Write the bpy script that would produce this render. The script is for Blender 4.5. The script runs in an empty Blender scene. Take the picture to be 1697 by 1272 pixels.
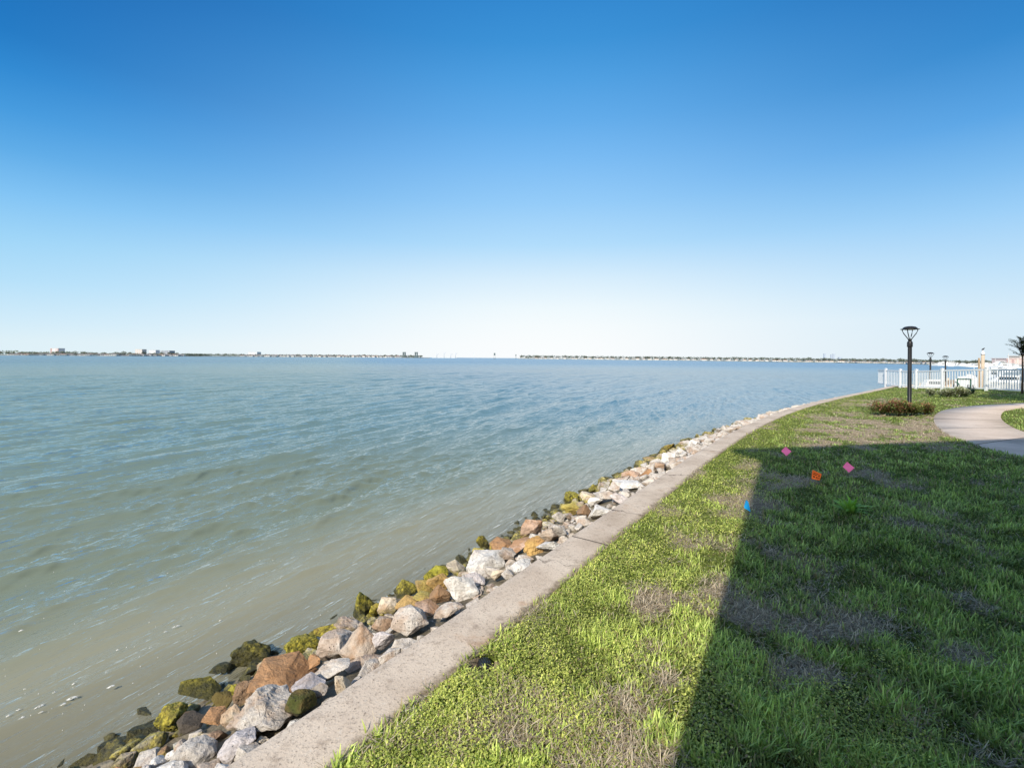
import bpy, bmesh, math, random
import numpy as np
from mathutils import Vector, Matrix, noise as mnoise

random.seed(11)
RNG = np.random.default_rng(11)
scene = bpy.context.scene
COL = scene.collection
R = math.radians

# ------------------------------------------------------------------ camera model (used to survey the place)
F = 754.0            # focal length in photo pixels (16 mm on 36 mm)
CX, HY = 848.5, 593.0
CAM_Z = 2.0
ROLL = R(0.45)
ZW = -0.9            # water level


def ray(px, py):
    a, b = (px - CX) / F, (HY - py) / F
    c, s = math.cos(ROLL), math.sin(ROLL)
    return a * c - b * s, 1.0, a * s + b * c


def on_plane(px, py, z=0.0):
    x, y, dz = ray(px, py)
    t = (z - CAM_Z) / dz
    return x * t, y * t


def to_px(x, y, z):
    a0, b0 = x / y, (z - CAM_Z) / y
    c, s = math.cos(ROLL), math.sin(ROLL)
    a, b = a0 * c + b0 * s, -a0 * s + b0 * c
    return CX + a * F, HY - b * F


def at_depth(px, d, py=None, z=None):
    """point at depth d seen at px (and py, else at height z)."""
    hy = HY + (px - CX) * math.tan(ROLL)
    if py is None:
        py = hy - (z - CAM_Z) / d * F
    x, _, dz = ray(px, py)
    return x * d, d, CAM_Z + dz * d


# ------------------------------------------------------------------ scene objects helpers
def tag(o, label=None, cat=None, group=None, kind=None):
    if label: o['label'] = label
    if cat: o['category'] = cat
    if group: o['group'] = group
    if kind: o['kind'] = kind
    return o


def empty(name, loc=(0, 0, 0), rz=0.0, **kw):
    o = bpy.data.objects.new(name, None)
    o.empty_display_size = 0.2
    COL.objects.link(o)
    o.location = loc
    o.rotation_euler = (0, 0, rz)
    return tag(o, **kw)


def link(name, me, parent=None, loc=(0, 0, 0), **kw):
    o = bpy.data.objects.new(name, me)
    COL.objects.link(o)
    o.location = loc
    if parent is not None:
        o.parent = parent
    return tag(o, **kw)


def from_bm(name, bm, mats, smooth=False):
    me = bpy.data.meshes.new(name)
    bmesh.ops.recalc_face_normals(bm, faces=bm.faces)
    bm.to_mesh(me)
    bm.free()
    for m in (mats if isinstance(mats, (list, tuple)) else [mats]):
        me.materials.append(m)
    if smooth:
        me.polygons.foreach_set('use_smooth', [True] * len(me.polygons))
    return me


def np_mesh(name, v, faces, mats, smooth=False):
    """faces: int array n x k (k = 3 or 4)"""
    v = np.asarray(v, dtype=np.float32)
    faces = np.asarray(faces, dtype=np.int32)
    n, k = faces.shape
    me = bpy.data.meshes.new(name)
    me.vertices.add(len(v))
    me.vertices.foreach_set('co', v.ravel())
    me.loops.add(n * k)
    me.loops.foreach_set('vertex_index', faces.ravel())
    me.polygons.add(n)
    me.polygons.foreach_set('loop_start', np.arange(0, n * k, k, dtype=np.int32))
    me.polygons.foreach_set('loop_total', np.full(n, k, dtype=np.int32))
    if smooth:
        me.polygons.foreach_set('use_smooth', np.ones(n, dtype=bool))
    for m in (mats if isinstance(mats, (list, tuple)) else [mats]):
        me.materials.append(m)
    me.update(calc_edges=True)
    me.validate()
    return me


def attr_f(me, name, vals):
    a = me.attributes.new(name, 'FLOAT', 'POINT')
    a.data.foreach_set('value', np.asarray(vals, dtype=np.float32))


def attr_c(me, name, cols):
    a = me.attributes.new(name, 'FLOAT_COLOR', 'POINT')
    c = np.ones((len(cols), 4), dtype=np.float32)
    c[:, :3] = cols
    a.data.foreach_set('color', c.ravel())


def box(bm, lo, hi, mi=0, mat=None):
    vs = [bm.verts.new((x, y, z)) for x in (lo[0], hi[0]) for y in (lo[1], hi[1]) for z in (lo[2], hi[2])]
    if mat is not None:
        for v in vs: v.co = mat @ v.co
    for f in ((0, 1, 3, 2), (4, 6, 7, 5), (0, 4, 5, 1), (2, 3, 7, 6), (0, 2, 6, 4), (1, 5, 7, 3)):
        fc = bm.faces.new([vs[i] for i in f]); fc.material_index = mi
    return vs


def tube(bm, pts, radii, seg=10, cap=True, mi=0):
    pts = [Vector(p) for p in pts]
    if not isinstance(radii, (list, tuple)): radii = [radii] * len(pts)
    rings = []
    for i, p in enumerate(pts):
        t = (pts[min(i + 1, len(pts) - 1)] - pts[max(i - 1, 0)]).normalized()
        ref = Vector((0, 0, 1)) if abs(t.z) < 0.9 else Vector((1, 0, 0))
        a = t.cross(ref).normalized(); b = t.cross(a)
        rings.append([bm.verts.new(p + radii[i] * (math.cos(2 * math.pi * k / seg) * a + math.sin(2 * math.pi * k / seg) * b)) for k in range(seg)])
    for r0, r1 in zip(rings, rings[1:]):
        for k in range(seg):
            f = bm.faces.new((r0[k], r0[(k + 1) % seg], r1[(k + 1) % seg], r1[k])); f.material_index = mi; f.smooth = True
    if cap:
        for r in (rings[0], rings[-1]):
            f = bm.faces.new(r); f.material_index = mi


def lathe(bm, prof, seg=20, mi=0, c=(0, 0)):
    rings = []
    for r, z in prof:
        rings.append([bm.verts.new((c[0] + r * math.cos(2 * math.pi * k / seg), c[1] + r * math.sin(2 * math.pi * k / seg), z)) for k in range(seg)])
    for r0, r1 in zip(rings, rings[1:]):
        for k in range(seg):
            f = bm.faces.new((r0[k], r0[(k + 1) % seg], r1[(k + 1) % seg], r1[k])); f.material_index = mi; f.smooth = True
    for r in (rings[0], rings[-1]):
        bm.faces.new(r).material_index = mi


# ------------------------------------------------------------------ numpy noise
def vnoise(x, y, seed=0):
    xi = np.floor(x).astype(np.int64); yi = np.floor(y).astype(np.int64)
    xf = x - xi; yf = y - yi

    def h(a, b):
        n = (a * 374761393 + b * 668265263 + seed * 2147483647 + 12345) & 0xFFFFFFFF
        n = ((n ^ (n >> 13)) * 1274126177) & 0xFFFFFFFF
        return ((n ^ (n >> 16)) & 0xFFFF) / 65535.0
    u = xf * xf * (3 - 2 * xf); w = yf * yf * (3 - 2 * yf)
    a = h(xi, yi) * (1 - u) + h(xi + 1, yi) * u
    b = h(xi, yi + 1) * (1 - u) + h(xi + 1, yi + 1) * u
    return a * (1 - w) + b * w


def fbm(x, y, seed=0, oct=4):
    s = 0; a = 0.5; t = 0
    for i in range(oct):
        s = s + a * vnoise(x * 2 ** i, y * 2 ** i, seed + i * 17); t += a; a *= 0.5
    return s / t


def sstep(a, b, x):
    t = np.clip((np.asarray(x, dtype=float) - a) / (b - a), 0, 1)
    return t * t * (3 - 2 * t)


# ------------------------------------------------------------------ materials
class NT:
    def __init__(self, name):
        self.m = bpy.data.materials.new(name); self.m.use_nodes = True
        self.t = self.m.node_tree; self.t.nodes.clear()
        self.out = self.n('ShaderNodeOutputMaterial')

    def n(self, ty, **kw):
        nd = self.t.nodes.new(ty)
        for k, v in kw.items(): setattr(nd, k, v)
        return nd

    def l(self, a, b): self.t.links.new(a, b)

    def setin(self, nd, **kw):
        for k, v in kw.items():
            s = nd.inputs[k.replace('_', ' ')]
            if hasattr(v, 'is_linked') or isinstance(v, bpy.types.NodeSocket): self.l(v, s)
            else: s.default_value = v
        return nd

    def noise(self, vec, scale, detail=4, rough=0.55):
        nd = self.n('ShaderNodeTexNoise'); self.l(vec, nd.inputs['Vector'])
        nd.inputs['Scale'].default_value = scale; nd.inputs['Detail'].default_value = detail; nd.inputs['Roughness'].default_value = rough
        return nd.outputs['Fac']

    def ramp(self, fac, stops):
        nd = self.n('ShaderNodeValToRGB'); self.l(fac, nd.inputs['Fac'])
        cr = nd.color_ramp
        while len(cr.elements) < len(stops): cr.elements.new(0.5)
        for e, (p, c) in zip(cr.elements, stops):
            e.position = p; e.color = (c, c, c, 1) if isinstance(c, (int, float)) else (*c, 1)
        return nd.outputs['Color']

    def mix(self, fac, a, b, mode='MIX'):
        nd = self.n('ShaderNodeMix', data_type='RGBA', blend_type=mode)
        for s, v in ((nd.inputs[0], fac), (nd.inputs[6], a), (nd.inputs[7], b)):
            if isinstance(v, bpy.types.NodeSocket): self.l(v, s)
            elif isinstance(v, (int, float)): s.default_value = v if s == nd.inputs[0] else (v, v, v, 1)
            else: s.default_value = (*v, 1)
        return nd.outputs[2]

    def math(self, op, a, b=0.0, clamp=False):
        nd = self.n('ShaderNodeMath', operation=op, use_clamp=clamp)
        for s, v in zip(nd.inputs, (a, b)):
            if isinstance(v, bpy.types.NodeSocket): self.l(v, s)
            else: s.default_value = v
        return nd.outputs[0]

    def maprange(self, v, a, b, c=0.0, d=1.0):
        nd = self.n('ShaderNodeMapRange', interpolation_type='SMOOTHSTEP')
        self.l(v, nd.inputs[0])
        for i, x in enumerate((a, b, c, d)): nd.inputs[i + 1].default_value = x
        return nd.outputs[0]

    def bump(self, h, strength, dist):
        nd = self.n('ShaderNodeBump'); self.l(h, nd.inputs['Height'])
        nd.inputs['Strength'].default_value = strength; nd.inputs['Distance'].default_value = dist
        return nd.outputs['Normal']

    def pbr(self, col, rough=0.7, normal=None, metal=0.0, spec=0.5):
        p = self.n('ShaderNodeBsdfPrincipled')
        for s, v in (('Base Color', col), ('Roughness', rough), ('Metallic', metal), ('Specular IOR Level', spec)):
            if isinstance(v, bpy.types.NodeSocket): self.l(v, p.inputs[s])
            else: p.inputs[s].default_value = (*v, 1) if isinstance(v, tuple) else v
        if normal: self.l(normal, p.inputs['Normal'])
        return p

    def done(self, sh):
        self.l(sh.outputs[0] if hasattr(sh, 'outputs') else sh, self.out.inputs['Surface'])
        return self.m


def simple(name, col, rough=0.6, var=0.25, scale=8.0, metal=0.0, bump=0.0, spec=0.4):
    t = NT(name)
    tc = t.n('ShaderNodeTexCoord').outputs['Object']
    f = t.noise(tc, scale, 5)
    c = t.mix(f, tuple(x * (1 - var) for x in col), tuple(min(1, x * (1 + var)) for x in col))
    nm = t.bump(t.noise(tc, scale * 6, 3), bump, 0.02) if bump else None
    return t.done(t.pbr(c, rough, nm, metal, spec))


def leaf_mat(name, trans=0.35, rough=0.5):
    t = NT(name)
    a = t.n('ShaderNodeAttribute', attribute_name='col').outputs['Color']
    p = t.pbr(a, rough, None, 0, 0.3)
    tr = t.n('ShaderNodeBsdfTranslucent')
    c2 = t.mix(1.0, a, (1.1, 1.25, 0.6), 'MULTIPLY')
    t.l(c2, tr.inputs['Color'])
    mx = t.n('ShaderNodeMixShader'); mx.inputs[0].default_value = trans
    t.l(p.outputs[0], mx.inputs[1]); t.l(tr.outputs[0], mx.inputs[2])
    return t.done(mx)


M_leaf = leaf_mat('leaf')
M_grass = leaf_mat('grass_blade', 0.3, 0.5)
M_bark = simple('bark', (0.10, 0.07, 0.05), 0.9, 0.4, 20, bump=0.6)
M_white = simple('white_vinyl', (0.78, 0.79, 0.80), 0.4, 0.06, 3)
M_boat = simple('white_gelcoat', (0.8, 0.8, 0.78), 0.25, 0.05, 1)
M_glass = simple('dark_glass', (0.03, 0.04, 0.05), 0.1, 0.2, 2)
M_black = simple('black_metal', (0.022, 0.022, 0.024), 0.38, 0.35, 9, metal=0.2)
M_lens = simple('frosted_lens', (0.55, 0.56, 0.55), 0.3, 0.1, 9)
M_wood = simple('weathered_wood', (0.33, 0.24, 0.15), 0.85, 0.35, 7, bump=0.4)
M_tanpole = simple('tan_piling', (0.52, 0.42, 0.31), 0.85, 0.3, 5, bump=0.4)
M_green = simple('green_paint', (0.02, 0.09, 0.06), 0.45, 0.3, 6)
M_stucco = simple('beige_stucco', (0.55, 0.50, 0.42), 0.9, 0.1, 12, bump=0.3)
M_roofw = simple('white_roof', (0.6, 0.6, 0.58), 0.8, 0.1, 4)
M_hwall = simple('far_house_wall', (0.74, 0.73, 0.70), 0.8, 0.12, 0.2)
M_hroof = simple('far_house_roof', (0.24, 0.21, 0.20), 0.8, 0.25, 0.2)
M_hroof2 = simple('far_house_red_roof', (0.36, 0.24, 0.20), 0.8, 0.25, 0.2)
M_pink = simple('pink_render', (0.62, 0.50, 0.48), 0.8, 0.08, 0.3)
M_brickred = simple('brick_red', (0.44, 0.32, 0.31), 0.8, 0.1, 0.3)  # distance haze mixed into the brick, tan, pale, slab and hazy colours
M_tan = simple('tan_render', (0.60, 0.55, 0.51), 0.8, 0.08, 0.3)
M_pale = simple('pale_render', (0.62, 0.62, 0.64), 0.8, 0.08, 0.3)
M_slab = simple('dark_slab', (0.27, 0.30, 0.35), 0.7, 0.2, 0.3)
M_haze = simple('hazy_tower', (0.45, 0.50, 0.58), 0.8, 0.05, 0.1)
M_hazelt = simple('hazy_steel', (0.62, 0.66, 0.70), 0.8, 0.05, 0.1)
M_steelgreen = simple('weathered_steel', (0.11, 0.15, 0.16), 0.7, 0.25, 0.4)

# ------------------------------------------------------------------ the seawall line (surveyed)
outer_px = [(472.6, 1200), (519.6, 1170), (584, 1123), (636, 1091), (684, 1060.6), (724.7, 1036), (771.7, 1004.7), (812, 980), (879, 928.5),
            (928, 899), (967, 875.6), (1035.6, 826), (1071, 800), (1123, 767), (1165, 741), (1238, 703.6), (1300, 679), (1340, 668), (1380, 658.5), (1455, 643.5)]
op = np.array([on_plane(*p) for p in outer_px])
pc = np.polyfit(op[:, 1], op[:, 0], 4, w=1 / np.sqrt(op[:, 1]))
ylo, yhi = op[0, 1], op[-1, 1]


def wall_x(y):
    y = np.asarray(y, dtype=float)
    yc = np.clip(y, ylo, yhi)
    d = np.polyder(pc)
    return np.polyval(pc, yc) + np.polyval(d, np.clip(yc, ylo + .6, yhi - 2)) * (y - yc)


_y = np.linspace(-14, 38.0, 1200)
_x = wall_x(_y)
_s = np.concatenate([[0], np.cumsum(np.hypot(np.diff(_x), np.diff(_y)))])
WL = np.arange(0, _s[-1], 0.08)
WP = np.stack([np.interp(WL, _s, _x), np.interp(WL, _s, _y)], 1)
WT = np.gradient(WP, axis=0); WT /= np.linalg.norm(WT, axis=1)[:, None]
WN = np.stack([-WT[:, 1], WT[:, 0]], 1)      # towards the water
CAPW = 0.47


def wall_dist(x, y):
    """signed distance to the seawall's water edge (+ over water), and the arc length of the nearest point"""
    x = np.atleast_1d(np.asarray(x, dtype=np.float32)); y = np.atleast_1d(np.asarray(y, dtype=np.float32))
    d = np.empty(len(x), np.float32); a = np.empty(len(x), np.float32)
    sub = slice(None, None, 3)
    P, N, L = WP[sub].astype(np.float32), WN[sub].astype(np.float32), WL[sub]
    for i in range(0, len(x), 20000):
        dx = x[i:i + 20000, None] - P[None, :, 0]; dy = y[i:i + 20000, None] - P[None, :, 1]
        k = np.argmin(dx * dx + dy * dy, axis=1); r = np.arange(len(k))
        d[i:i + 20000] = dx[r, k] * N[k, 0] + dy[r, k] * N[k, 1]; a[i:i + 20000] = L[k]
    return d, a


def at_wall(arc, s):
    k = min(len(WL) - 1, max(0, int(round(arc / 0.08))))
    return WP[k] + WN[k] * s


def zrev(s):
    return np.interp(s, [-1, 0, 0.5, 2.0, 4.0, 8.0, 20, 60], [-0.3, -0.26, -0.36, -0.95, -1.45, -2.0, -2.6, -3])


def gz(x, y, inside=None):
    x = np.asarray(x, dtype=float); y = np.asarray(y, dtype=float)
    sh = np.shape(x)
    if inside is None:
        inside = -wall_dist(x.ravel(), y.ravel())[0].reshape(sh) if sh else -wall_dist(x, y)[0][0]
    return 0.30 * sstep(14, 27, x) * sstep(1, 6, inside)


def ground(px, py):
    z = 0.0
    for _ in range(6):
        x, y = on_plane(px, py, z)
        z = float(gz(x, y))
    return x, y, z


# ------------------------------------------------------------------ sky, sun, camera
SUN_EL = R(38)
sdir = Vector((0.521, 0.853)).normalized()            # the way shadows fall
w = bpy.data.worlds.new('World'); scene.world = w; w.use_nodes = True
nt = w.node_tree; nt.nodes.clear()
wo = nt.nodes.new('ShaderNodeOutputWorld'); bg = nt.nodes.new('ShaderNodeBackground')
sky = nt.nodes.new('ShaderNodeTexSky'); sky.sky_type = 'NISHITA'; sky.sun_disc = False
sky.sun_elevation = SUN_EL; sky.sun_rotation = math.atan2(-sdir.x, -sdir.y)
sky.altitude = 0; sky.air_density = 1.0; sky.dust_density = 0.6; sky.ozone_density = 1.6
# clear-day gradient of the part of the sky over the bay: deep azure aloft, pale at the horizon, palest over the middle of the bay
def lin8(c): return tuple(((q / 255 + .055) / 1.055) ** 2.4 if q > 10 else q / 3294 for q in c)


SKY_L = [(-.02, (222, 240, 247)), (0.02, (221, 240, 248)), (0.05, (207, 235, 250)), (0.11, (178, 223, 250)), (0.17, (155, 212, 248)), (0.23, (126, 194, 244)), (0.29, (90, 170, 231)), (0.34, (63, 152, 221)), (0.39, (40, 134, 208)), (0.43, (28, 120, 195)), (0.55, (18, 98, 175))]
SKY_M = [(-.02, (251, 253, 254)), (0.03, (250, 253, 254)), (0.07, (246, 252, 254)), (0.11, (238, 249, 254)), (0.17, (216, 238, 253)), (0.24, (178, 221, 252)), (0.32, (149, 204, 249)), (0.40, (122, 187, 243)), (0.46, (100, 173, 235)), (0.52, (80, 160, 226)), (0.57, (62, 147, 216)), (0.66, (42, 128, 202))]
SKY_R = [(-.02, (216, 234, 245)), (0.02, (217, 235, 246)), (0.07, (215, 236, 249)), (0.14, (190, 225, 250)), (0.22, (155, 207, 248)), (0.28, (125, 188, 240)), (0.35, (87, 163, 228)), (0.44, (52, 136, 206)), (0.55, (34, 114, 188))]


def wn(ty, **kw):
    nd = nt.nodes.new(ty)
    for k, v in kw.items(): setattr(nd, k, v)
    return nd


def wramp(stops, src):
    cr = wn('ShaderNodeValToRGB'); nt.links.new(src, cr.inputs[0])
    e_ = cr.color_ramp.elements
    while len(e_) < len(stops): e_.new(0.5)
    for e, (p, c) in zip(e_, stops): e.position = p + 0.02; e.color = (*lin8(c), 1)
    return cr.outputs[0]


def wmath(op, *ins):
    nd = wn('ShaderNodeMath', operation=op)
    for s_, v in zip(nd.inputs, ins):
        if isinstance(v, bpy.types.NodeSocket): nt.links.new(v, s_)
        else: s_.default_value = v
    return nd.outputs[0]


def wrange(src, a_, b_):
    nd = wn('ShaderNodeMapRange'); nd.interpolation_type = 'SMOOTHSTEP'; nt.links.new(src, nd.inputs[0]); nd.inputs[1].default_value = a_; nd.inputs[2].default_value = b_
    return nd.outputs[0]


def wmix(f, a_, b_):
    nd = wn('ShaderNodeMix', data_type='RGBA'); nt.links.new(f, nd.inputs[0]); nt.links.new(a_, nd.inputs[6]); nt.links.new(b_, nd.inputs[7])
    return nd.outputs[2]


tcw = wn('ShaderNodeTexCoord'); sxyz = wn('ShaderNodeSeparateXYZ'); nt.links.new(tcw.outputs['Generated'], sxyz.inputs[0])
zsh = wmath('ADD', sxyz.outputs['Z'], 0.02)
az_ = wmath('ARCTAN2', sxyz.outputs['X'], sxyz.outputs['Y'])
left = wrange(az_, R(-57), R(4)); right = wrange(az_, R(6), R(54))
bay = wmix(right, wmix(left, wramp(SKY_L, zsh), wramp(SKY_M, zsh)), wramp(SKY_R, zsh))
SKY_STRENGTH = 0.13
sc1 = wn('ShaderNodeVectorMath', operation='SCALE'); nt.links.new(bay, sc1.inputs[0]); sc1.inputs['Scale'].default_value = 1 / SKY_STRENGTH
sc2 = wn('ShaderNodeVectorMath', operation='SCALE'); nt.links.new(sky.outputs[0], sc2.inputs[0]); sc2.inputs['Scale'].default_value = 1.5
# overhead and behind the viewer the physical sky takes over, brightened as added fill
absaz = wmath('ABSOLUTE', az_)
oth = wmath('MAXIMUM', wrange(sxyz.outputs['Z'], 0.64, 0.80), wrange(absaz, R(66), R(100)))
nt.links.new(wmix(oth, sc1.outputs[0], sc2.outputs[0]), bg.inputs[0])
bg.inputs[1].default_value = SKY_STRENGTH
nt.links.new(bg.outputs[0], wo.inputs[0])

sl = bpy.data.lights.new('sun', 'SUN'); sl.energy = 5.0; sl.angle = R(0.53); sl.color = (1.0, 0.91, 0.76)
so = bpy.data.objects.new('sun', sl); COL.objects.link(so)
trav = Vector((sdir.x * math.cos(SUN_EL), sdir.y * math.cos(SUN_EL), -math.sin(SUN_EL)))
so.rotation_euler = trav.to_track_quat('-Z', 'Y').to_euler()

cam = bpy.data.cameras.new('camera'); co = bpy.data.objects.new('camera', cam); COL.objects.link(co)
cam.sensor_fit = 'HORIZONTAL'; cam.sensor_width = 36; cam.lens = F / 1697 * 36
cam.shift_y = -(636 - HY) / 1697
cam.clip_start = 0.05; cam.clip_end = 30000
co.matrix_world = Matrix.Translation((0, 0, CAM_Z)) @ Matrix.Rotation(R(90), 4, 'X') @ Matrix.Rotation(ROLL, 4, 'Z')
scene.camera = co
scene.view_settings.view_transform = 'Standard'; scene.view_settings.look = 'None'
scene.view_settings.exposure = 0; scene.view_settings.gamma = 1
scene.render.engine = 'CYCLES'
scene.cycles.use_denoising = True
scene.cycles.max_bounces = 6; scene.cycles.diffuse_bounces = 3; scene.cycles.transparent_max_bounces = 12
scene.cycles.caustics_reflective = False; scene.cycles.caustics_refractive = False
scene.cycles.sample_clamp_indirect = 6

# ------------------------------------------------------------------ water
def build_water():
    ang = np.radians(np.linspace(-66, 58, 900))
    r = np.concatenate([np.arange(1.6, 14, 0.028), 14 * np.exp(np.arange(0, math.log(90 / 14), 0.0068)), 90 * np.exp(np.arange(0, math.log(12000 / 90), 0.012))])
    A, RR = np.meshgrid(ang, r)
    x = (RR * np.sin(A)).ravel(); y = (RR * np.cos(A)).ravel(); rr = RR.ravel()
    n1, n0 = len(r), len(ang)
    dr = np.gradient(r); dr = np.repeat(dr, n0)
    sp = np.maximum(dr, rr * (ang[1] - ang[0]))
    wd = np.full(len(x), 200.0); near = rr < 90
    wd[near], _ = wall_dist(x[near], y[near])
    z = np.zeros(len(x))
    g = np.random.default_rng(5)
    # wind chop: long crests running along the shore, travelling towards it
    gust = 0.6 + 0.9 * fbm(x * 0.06 + 3, y * 0.05, 3, 3)
    base = math.atan2(-0.42, 0.90)
    for i in range(96):
        lam = 0.16 * (4.2 / 0.16) ** g.random()
        th = base + g.normal(0, 0.17 if lam > 0.6 else 0.30)
        k = 2 * math.pi / lam
        amp = 0.0098 * lam ** 0.90 * (0.5 + g.random()) * (0.32 if lam > 1.8 else 1)
        fade = sstep(lam / 2.2, lam / 5.0, sp)
        m_ = fade > 0
        if not m_.any(): continue
        xx, yy = x[m_], y[m_]
        u_, v_ = xx * math.cos(th) + yy * math.sin(th), -xx * math.sin(th) + yy * math.cos(th)
        ph = k * u_ + g.random() * 6.28 + 4.0 * vnoise(u_ * .22 / lam + i, v_ * .05 / lam, i)
        grp = 0.25 + 1.5 * vnoise(u_ * .33 / lam + 7 * i, v_ * .07 / lam, i + 300)
        s = np.sin(ph)
        c_ = np.exp(1.7 * (s - 1)) * 1.75 - 0.62          # peaked crests, flat troughs
        z[m_] += amp * fade[m_] * grp * c_ * (gust[m_] if lam < 1.6 else 1)
    shore = np.clip((wd - 1.2) / 5.0, 0.25, 1)
    z = ZW + z * shore
    v = np.stack([x, y, z], 1)
    i = (np.arange(n1 - 1)[:, None] * n0 + np.arange(n0 - 1)[None, :]).ravel()
    f = np.stack([i, i + 1, i + n0 + 1, i + n0], 1)
    # leave out what lies deep under the land
    wf = wd[i]
    ok = (wf > -0.6) | (x[i] > 29.0)
    f = f[ok]
    t = NT('bay_water')
    tc = t.n('ShaderNodeNewGeometry').outputs['Position']
    sh = t.n('ShaderNodeAttribute', attribute_name='shore').outputs['Fac']
    def along(ax, sc_):
        d_ = t.n('ShaderNodeVectorMath', operation='DOT_PRODUCT'); t.l(tc, d_.inputs[0]); d_.inputs[1].default_value = (ax[0] * sc_, ax[1] * sc_, 0)
        return d_.outputs['Value']
    cb = t.n('ShaderNodeCombineXYZ'); t.l(along((0.90, -0.43), 1.0), cb.inputs[0]); t.l(along((0.43, 0.90), 0.15), cb.inputs[1])
    vec = cb.outputs[0]
    big = t.noise(tc, 0.035, 3)
    mid = t.noise(vec, 0.30, 4)
    sn = t.math('ADD', sh, t.math('MULTIPLY', t.math('SUBTRACT', mid, 0.5), 3.2))
    shal = t.math('MULTIPLY', t.maprange(sn, 6.2, 2.0), 0.85)
    col = t.mix(big, (0.16, 0.232, 0.196), (0.19, 0.258, 0.208))
    spx = t.n('ShaderNodeSeparateXYZ'); t.l(tc, spx.inputs[0])
    sky_reflect = t.maprange(t.math('ADD', spx.outputs['X'], t.math('MULTIPLY', spx.outputs['Y'], 0.35)), -14.0, 26.0)
    col = t.mix(t.math('MULTIPLY', sky_reflect, 0.85), col, (0.055, 0.155, 0.22))  # bluer to the right: sky reflection painted into the water colour
    nearer = t.maprange(spx.outputs['Y'], 26.0, 8.0)
    col = t.mix(t.math('MULTIPLY', t.maprange(sh, 18.0, 4.0), nearer), col, (0.20, 0.235, 0.172))
    col = t.mix(t.math('MULTIPLY', shal, t.maprange(spx.outputs['Y'], 22.0, 7.0, 0.15, 1.0)), col, (0.325, 0.30, 0.205))
    # silt clouds and froth at the stones
    froth = t.math('MULTIPLY', t.maprange(t.noise(tc, 26, 6, 0.8), 0.60, 0.68), t.maprange(sn, 2.6, 1.9))
    col = t.mix(t.math('MULTIPLY', froth, 0.55), col, (0.62, 0.62, 0.58))
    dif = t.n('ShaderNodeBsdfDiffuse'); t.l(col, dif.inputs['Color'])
    trn = t.n('ShaderNodeBsdfTransparent'); trn.inputs['Color'].default_value = (0.80, 0.78, 0.62, 1)
    al = t.maprange(sn, 1.6, 3.4, 0.48, 1.0)
    m1 = t.n('ShaderNodeMixShader'); t.l(al, m1.inputs[0]); t.l(trn.outputs[0], m1.inputs[1]); t.l(dif.outputs[0], m1.inputs[2])
    far = t.n('ShaderNodeCameraData') if False else None
    rip = t.math('ADD', t.math('ADD', t.math('MULTIPLY', t.noise(vec, 7.5, 4, 0.6), 0.40), t.math('MULTIPLY', t.noise(vec, 1.6, 4, 0.6), 0.9)), t.math('ADD', t.math('MULTIPLY', t.noise(vec, 0.38, 3, 0.6), 2.4), t.math('MULTIPLY', t.noise(vec, 0.09, 3, 0.6), 5.0)))
    nb = t.n('ShaderNodeBump'); nb.inputs['Strength'].default_value = 0.9; nb.inputs['Distance'].default_value = 0.20
    t.l(rip, nb.inputs['Height'])
    gl = t.n('ShaderNodeBsdfGlossy'); gl.inputs['Roughness'].default_value = 0.05; gl.inputs['Color'].default_value = (0.92, 0.96, 1, 1)
    t.l(nb.outputs[0], gl.inputs['Normal'])
    upv = t.n('ShaderNodeCombineXYZ'); upv.inputs[2].default_value = 1.0; t.l(upv.outputs[0], dif.inputs['Normal'])     # turbid water scatters evenly
    ln = t.n('ShaderNodeVectorMath', operation='LENGTH'); t.l(tc, ln.inputs[0])
    t.l(t.maprange(ln.outputs['Value'], 25.0, 300.0, 0.05, 0.28), gl.inputs['Roughness'])
    fr = t.n('ShaderNodeFresnel'); fr.inputs['IOR'].default_value = 1.33; t.l(nb.outputs[0], fr.inputs['Normal'])
    m2 = t.n('ShaderNodeMixShader'); t.l(t.math('MINIMUM', fr.outputs[0], 0.62), m2.inputs[0]); t.l(m1.outputs[0], m2.inputs[1]); t.l(gl.outputs[0], m2.inputs[2])
    mat = t.done(m2)
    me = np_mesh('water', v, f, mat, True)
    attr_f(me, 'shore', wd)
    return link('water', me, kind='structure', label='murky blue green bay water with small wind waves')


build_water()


def build_seabed():
    s = np.array([-0.35, 0, 0.25, 0.5, 0.8, 1.1, 1.4, 1.7, 2.0, 2.4, 2.8, 3.4, 4, 5, 6.5, 9, 14, 25, 60])
    k = np.arange(0, len(WL), 3)
    P = WP[k][:, None, :] + WN[k][:, None, :] * s[None, :, None]
    z = zrev(s)[None, :] + 0.10 * (fbm(P[..., 0] * 2.2, P[..., 1] * 2.2, 9, 4) - 0.5) * (s[None, :] > 0.1)
    v = np.concatenate([P, z[..., None]], 2).reshape(-1, 3)
    m = len(s)
    i = (np.arange(len(k) - 1)[:, None] * m + np.arange(m - 1)[None, :]).ravel()
    f = np.stack([i, i + m, i + m + 1, i + 1], 1)
    t = NT('muddy_bed')
    tc = t.n('ShaderNodeNewGeometry').outputs['Position']
    c = t.ramp(t.noise(tc, 2.4, 6, 0.65), [(0.34, (0.04, 0.035, 0.022)), (0.5, (0.20, 0.165, 0.11)), (0.7, (0.34, 0.29, 0.20))])
    mat = t.done(t.pbr(c, 0.8, t.bump(t.noise(tc, 12, 6), 0.8, 0.06)))
    link('seabed', np_mesh('seabed', v, f, mat, True), kind='structure', label='muddy rubble slope under the stones and shallow water')


build_seabed()

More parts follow.
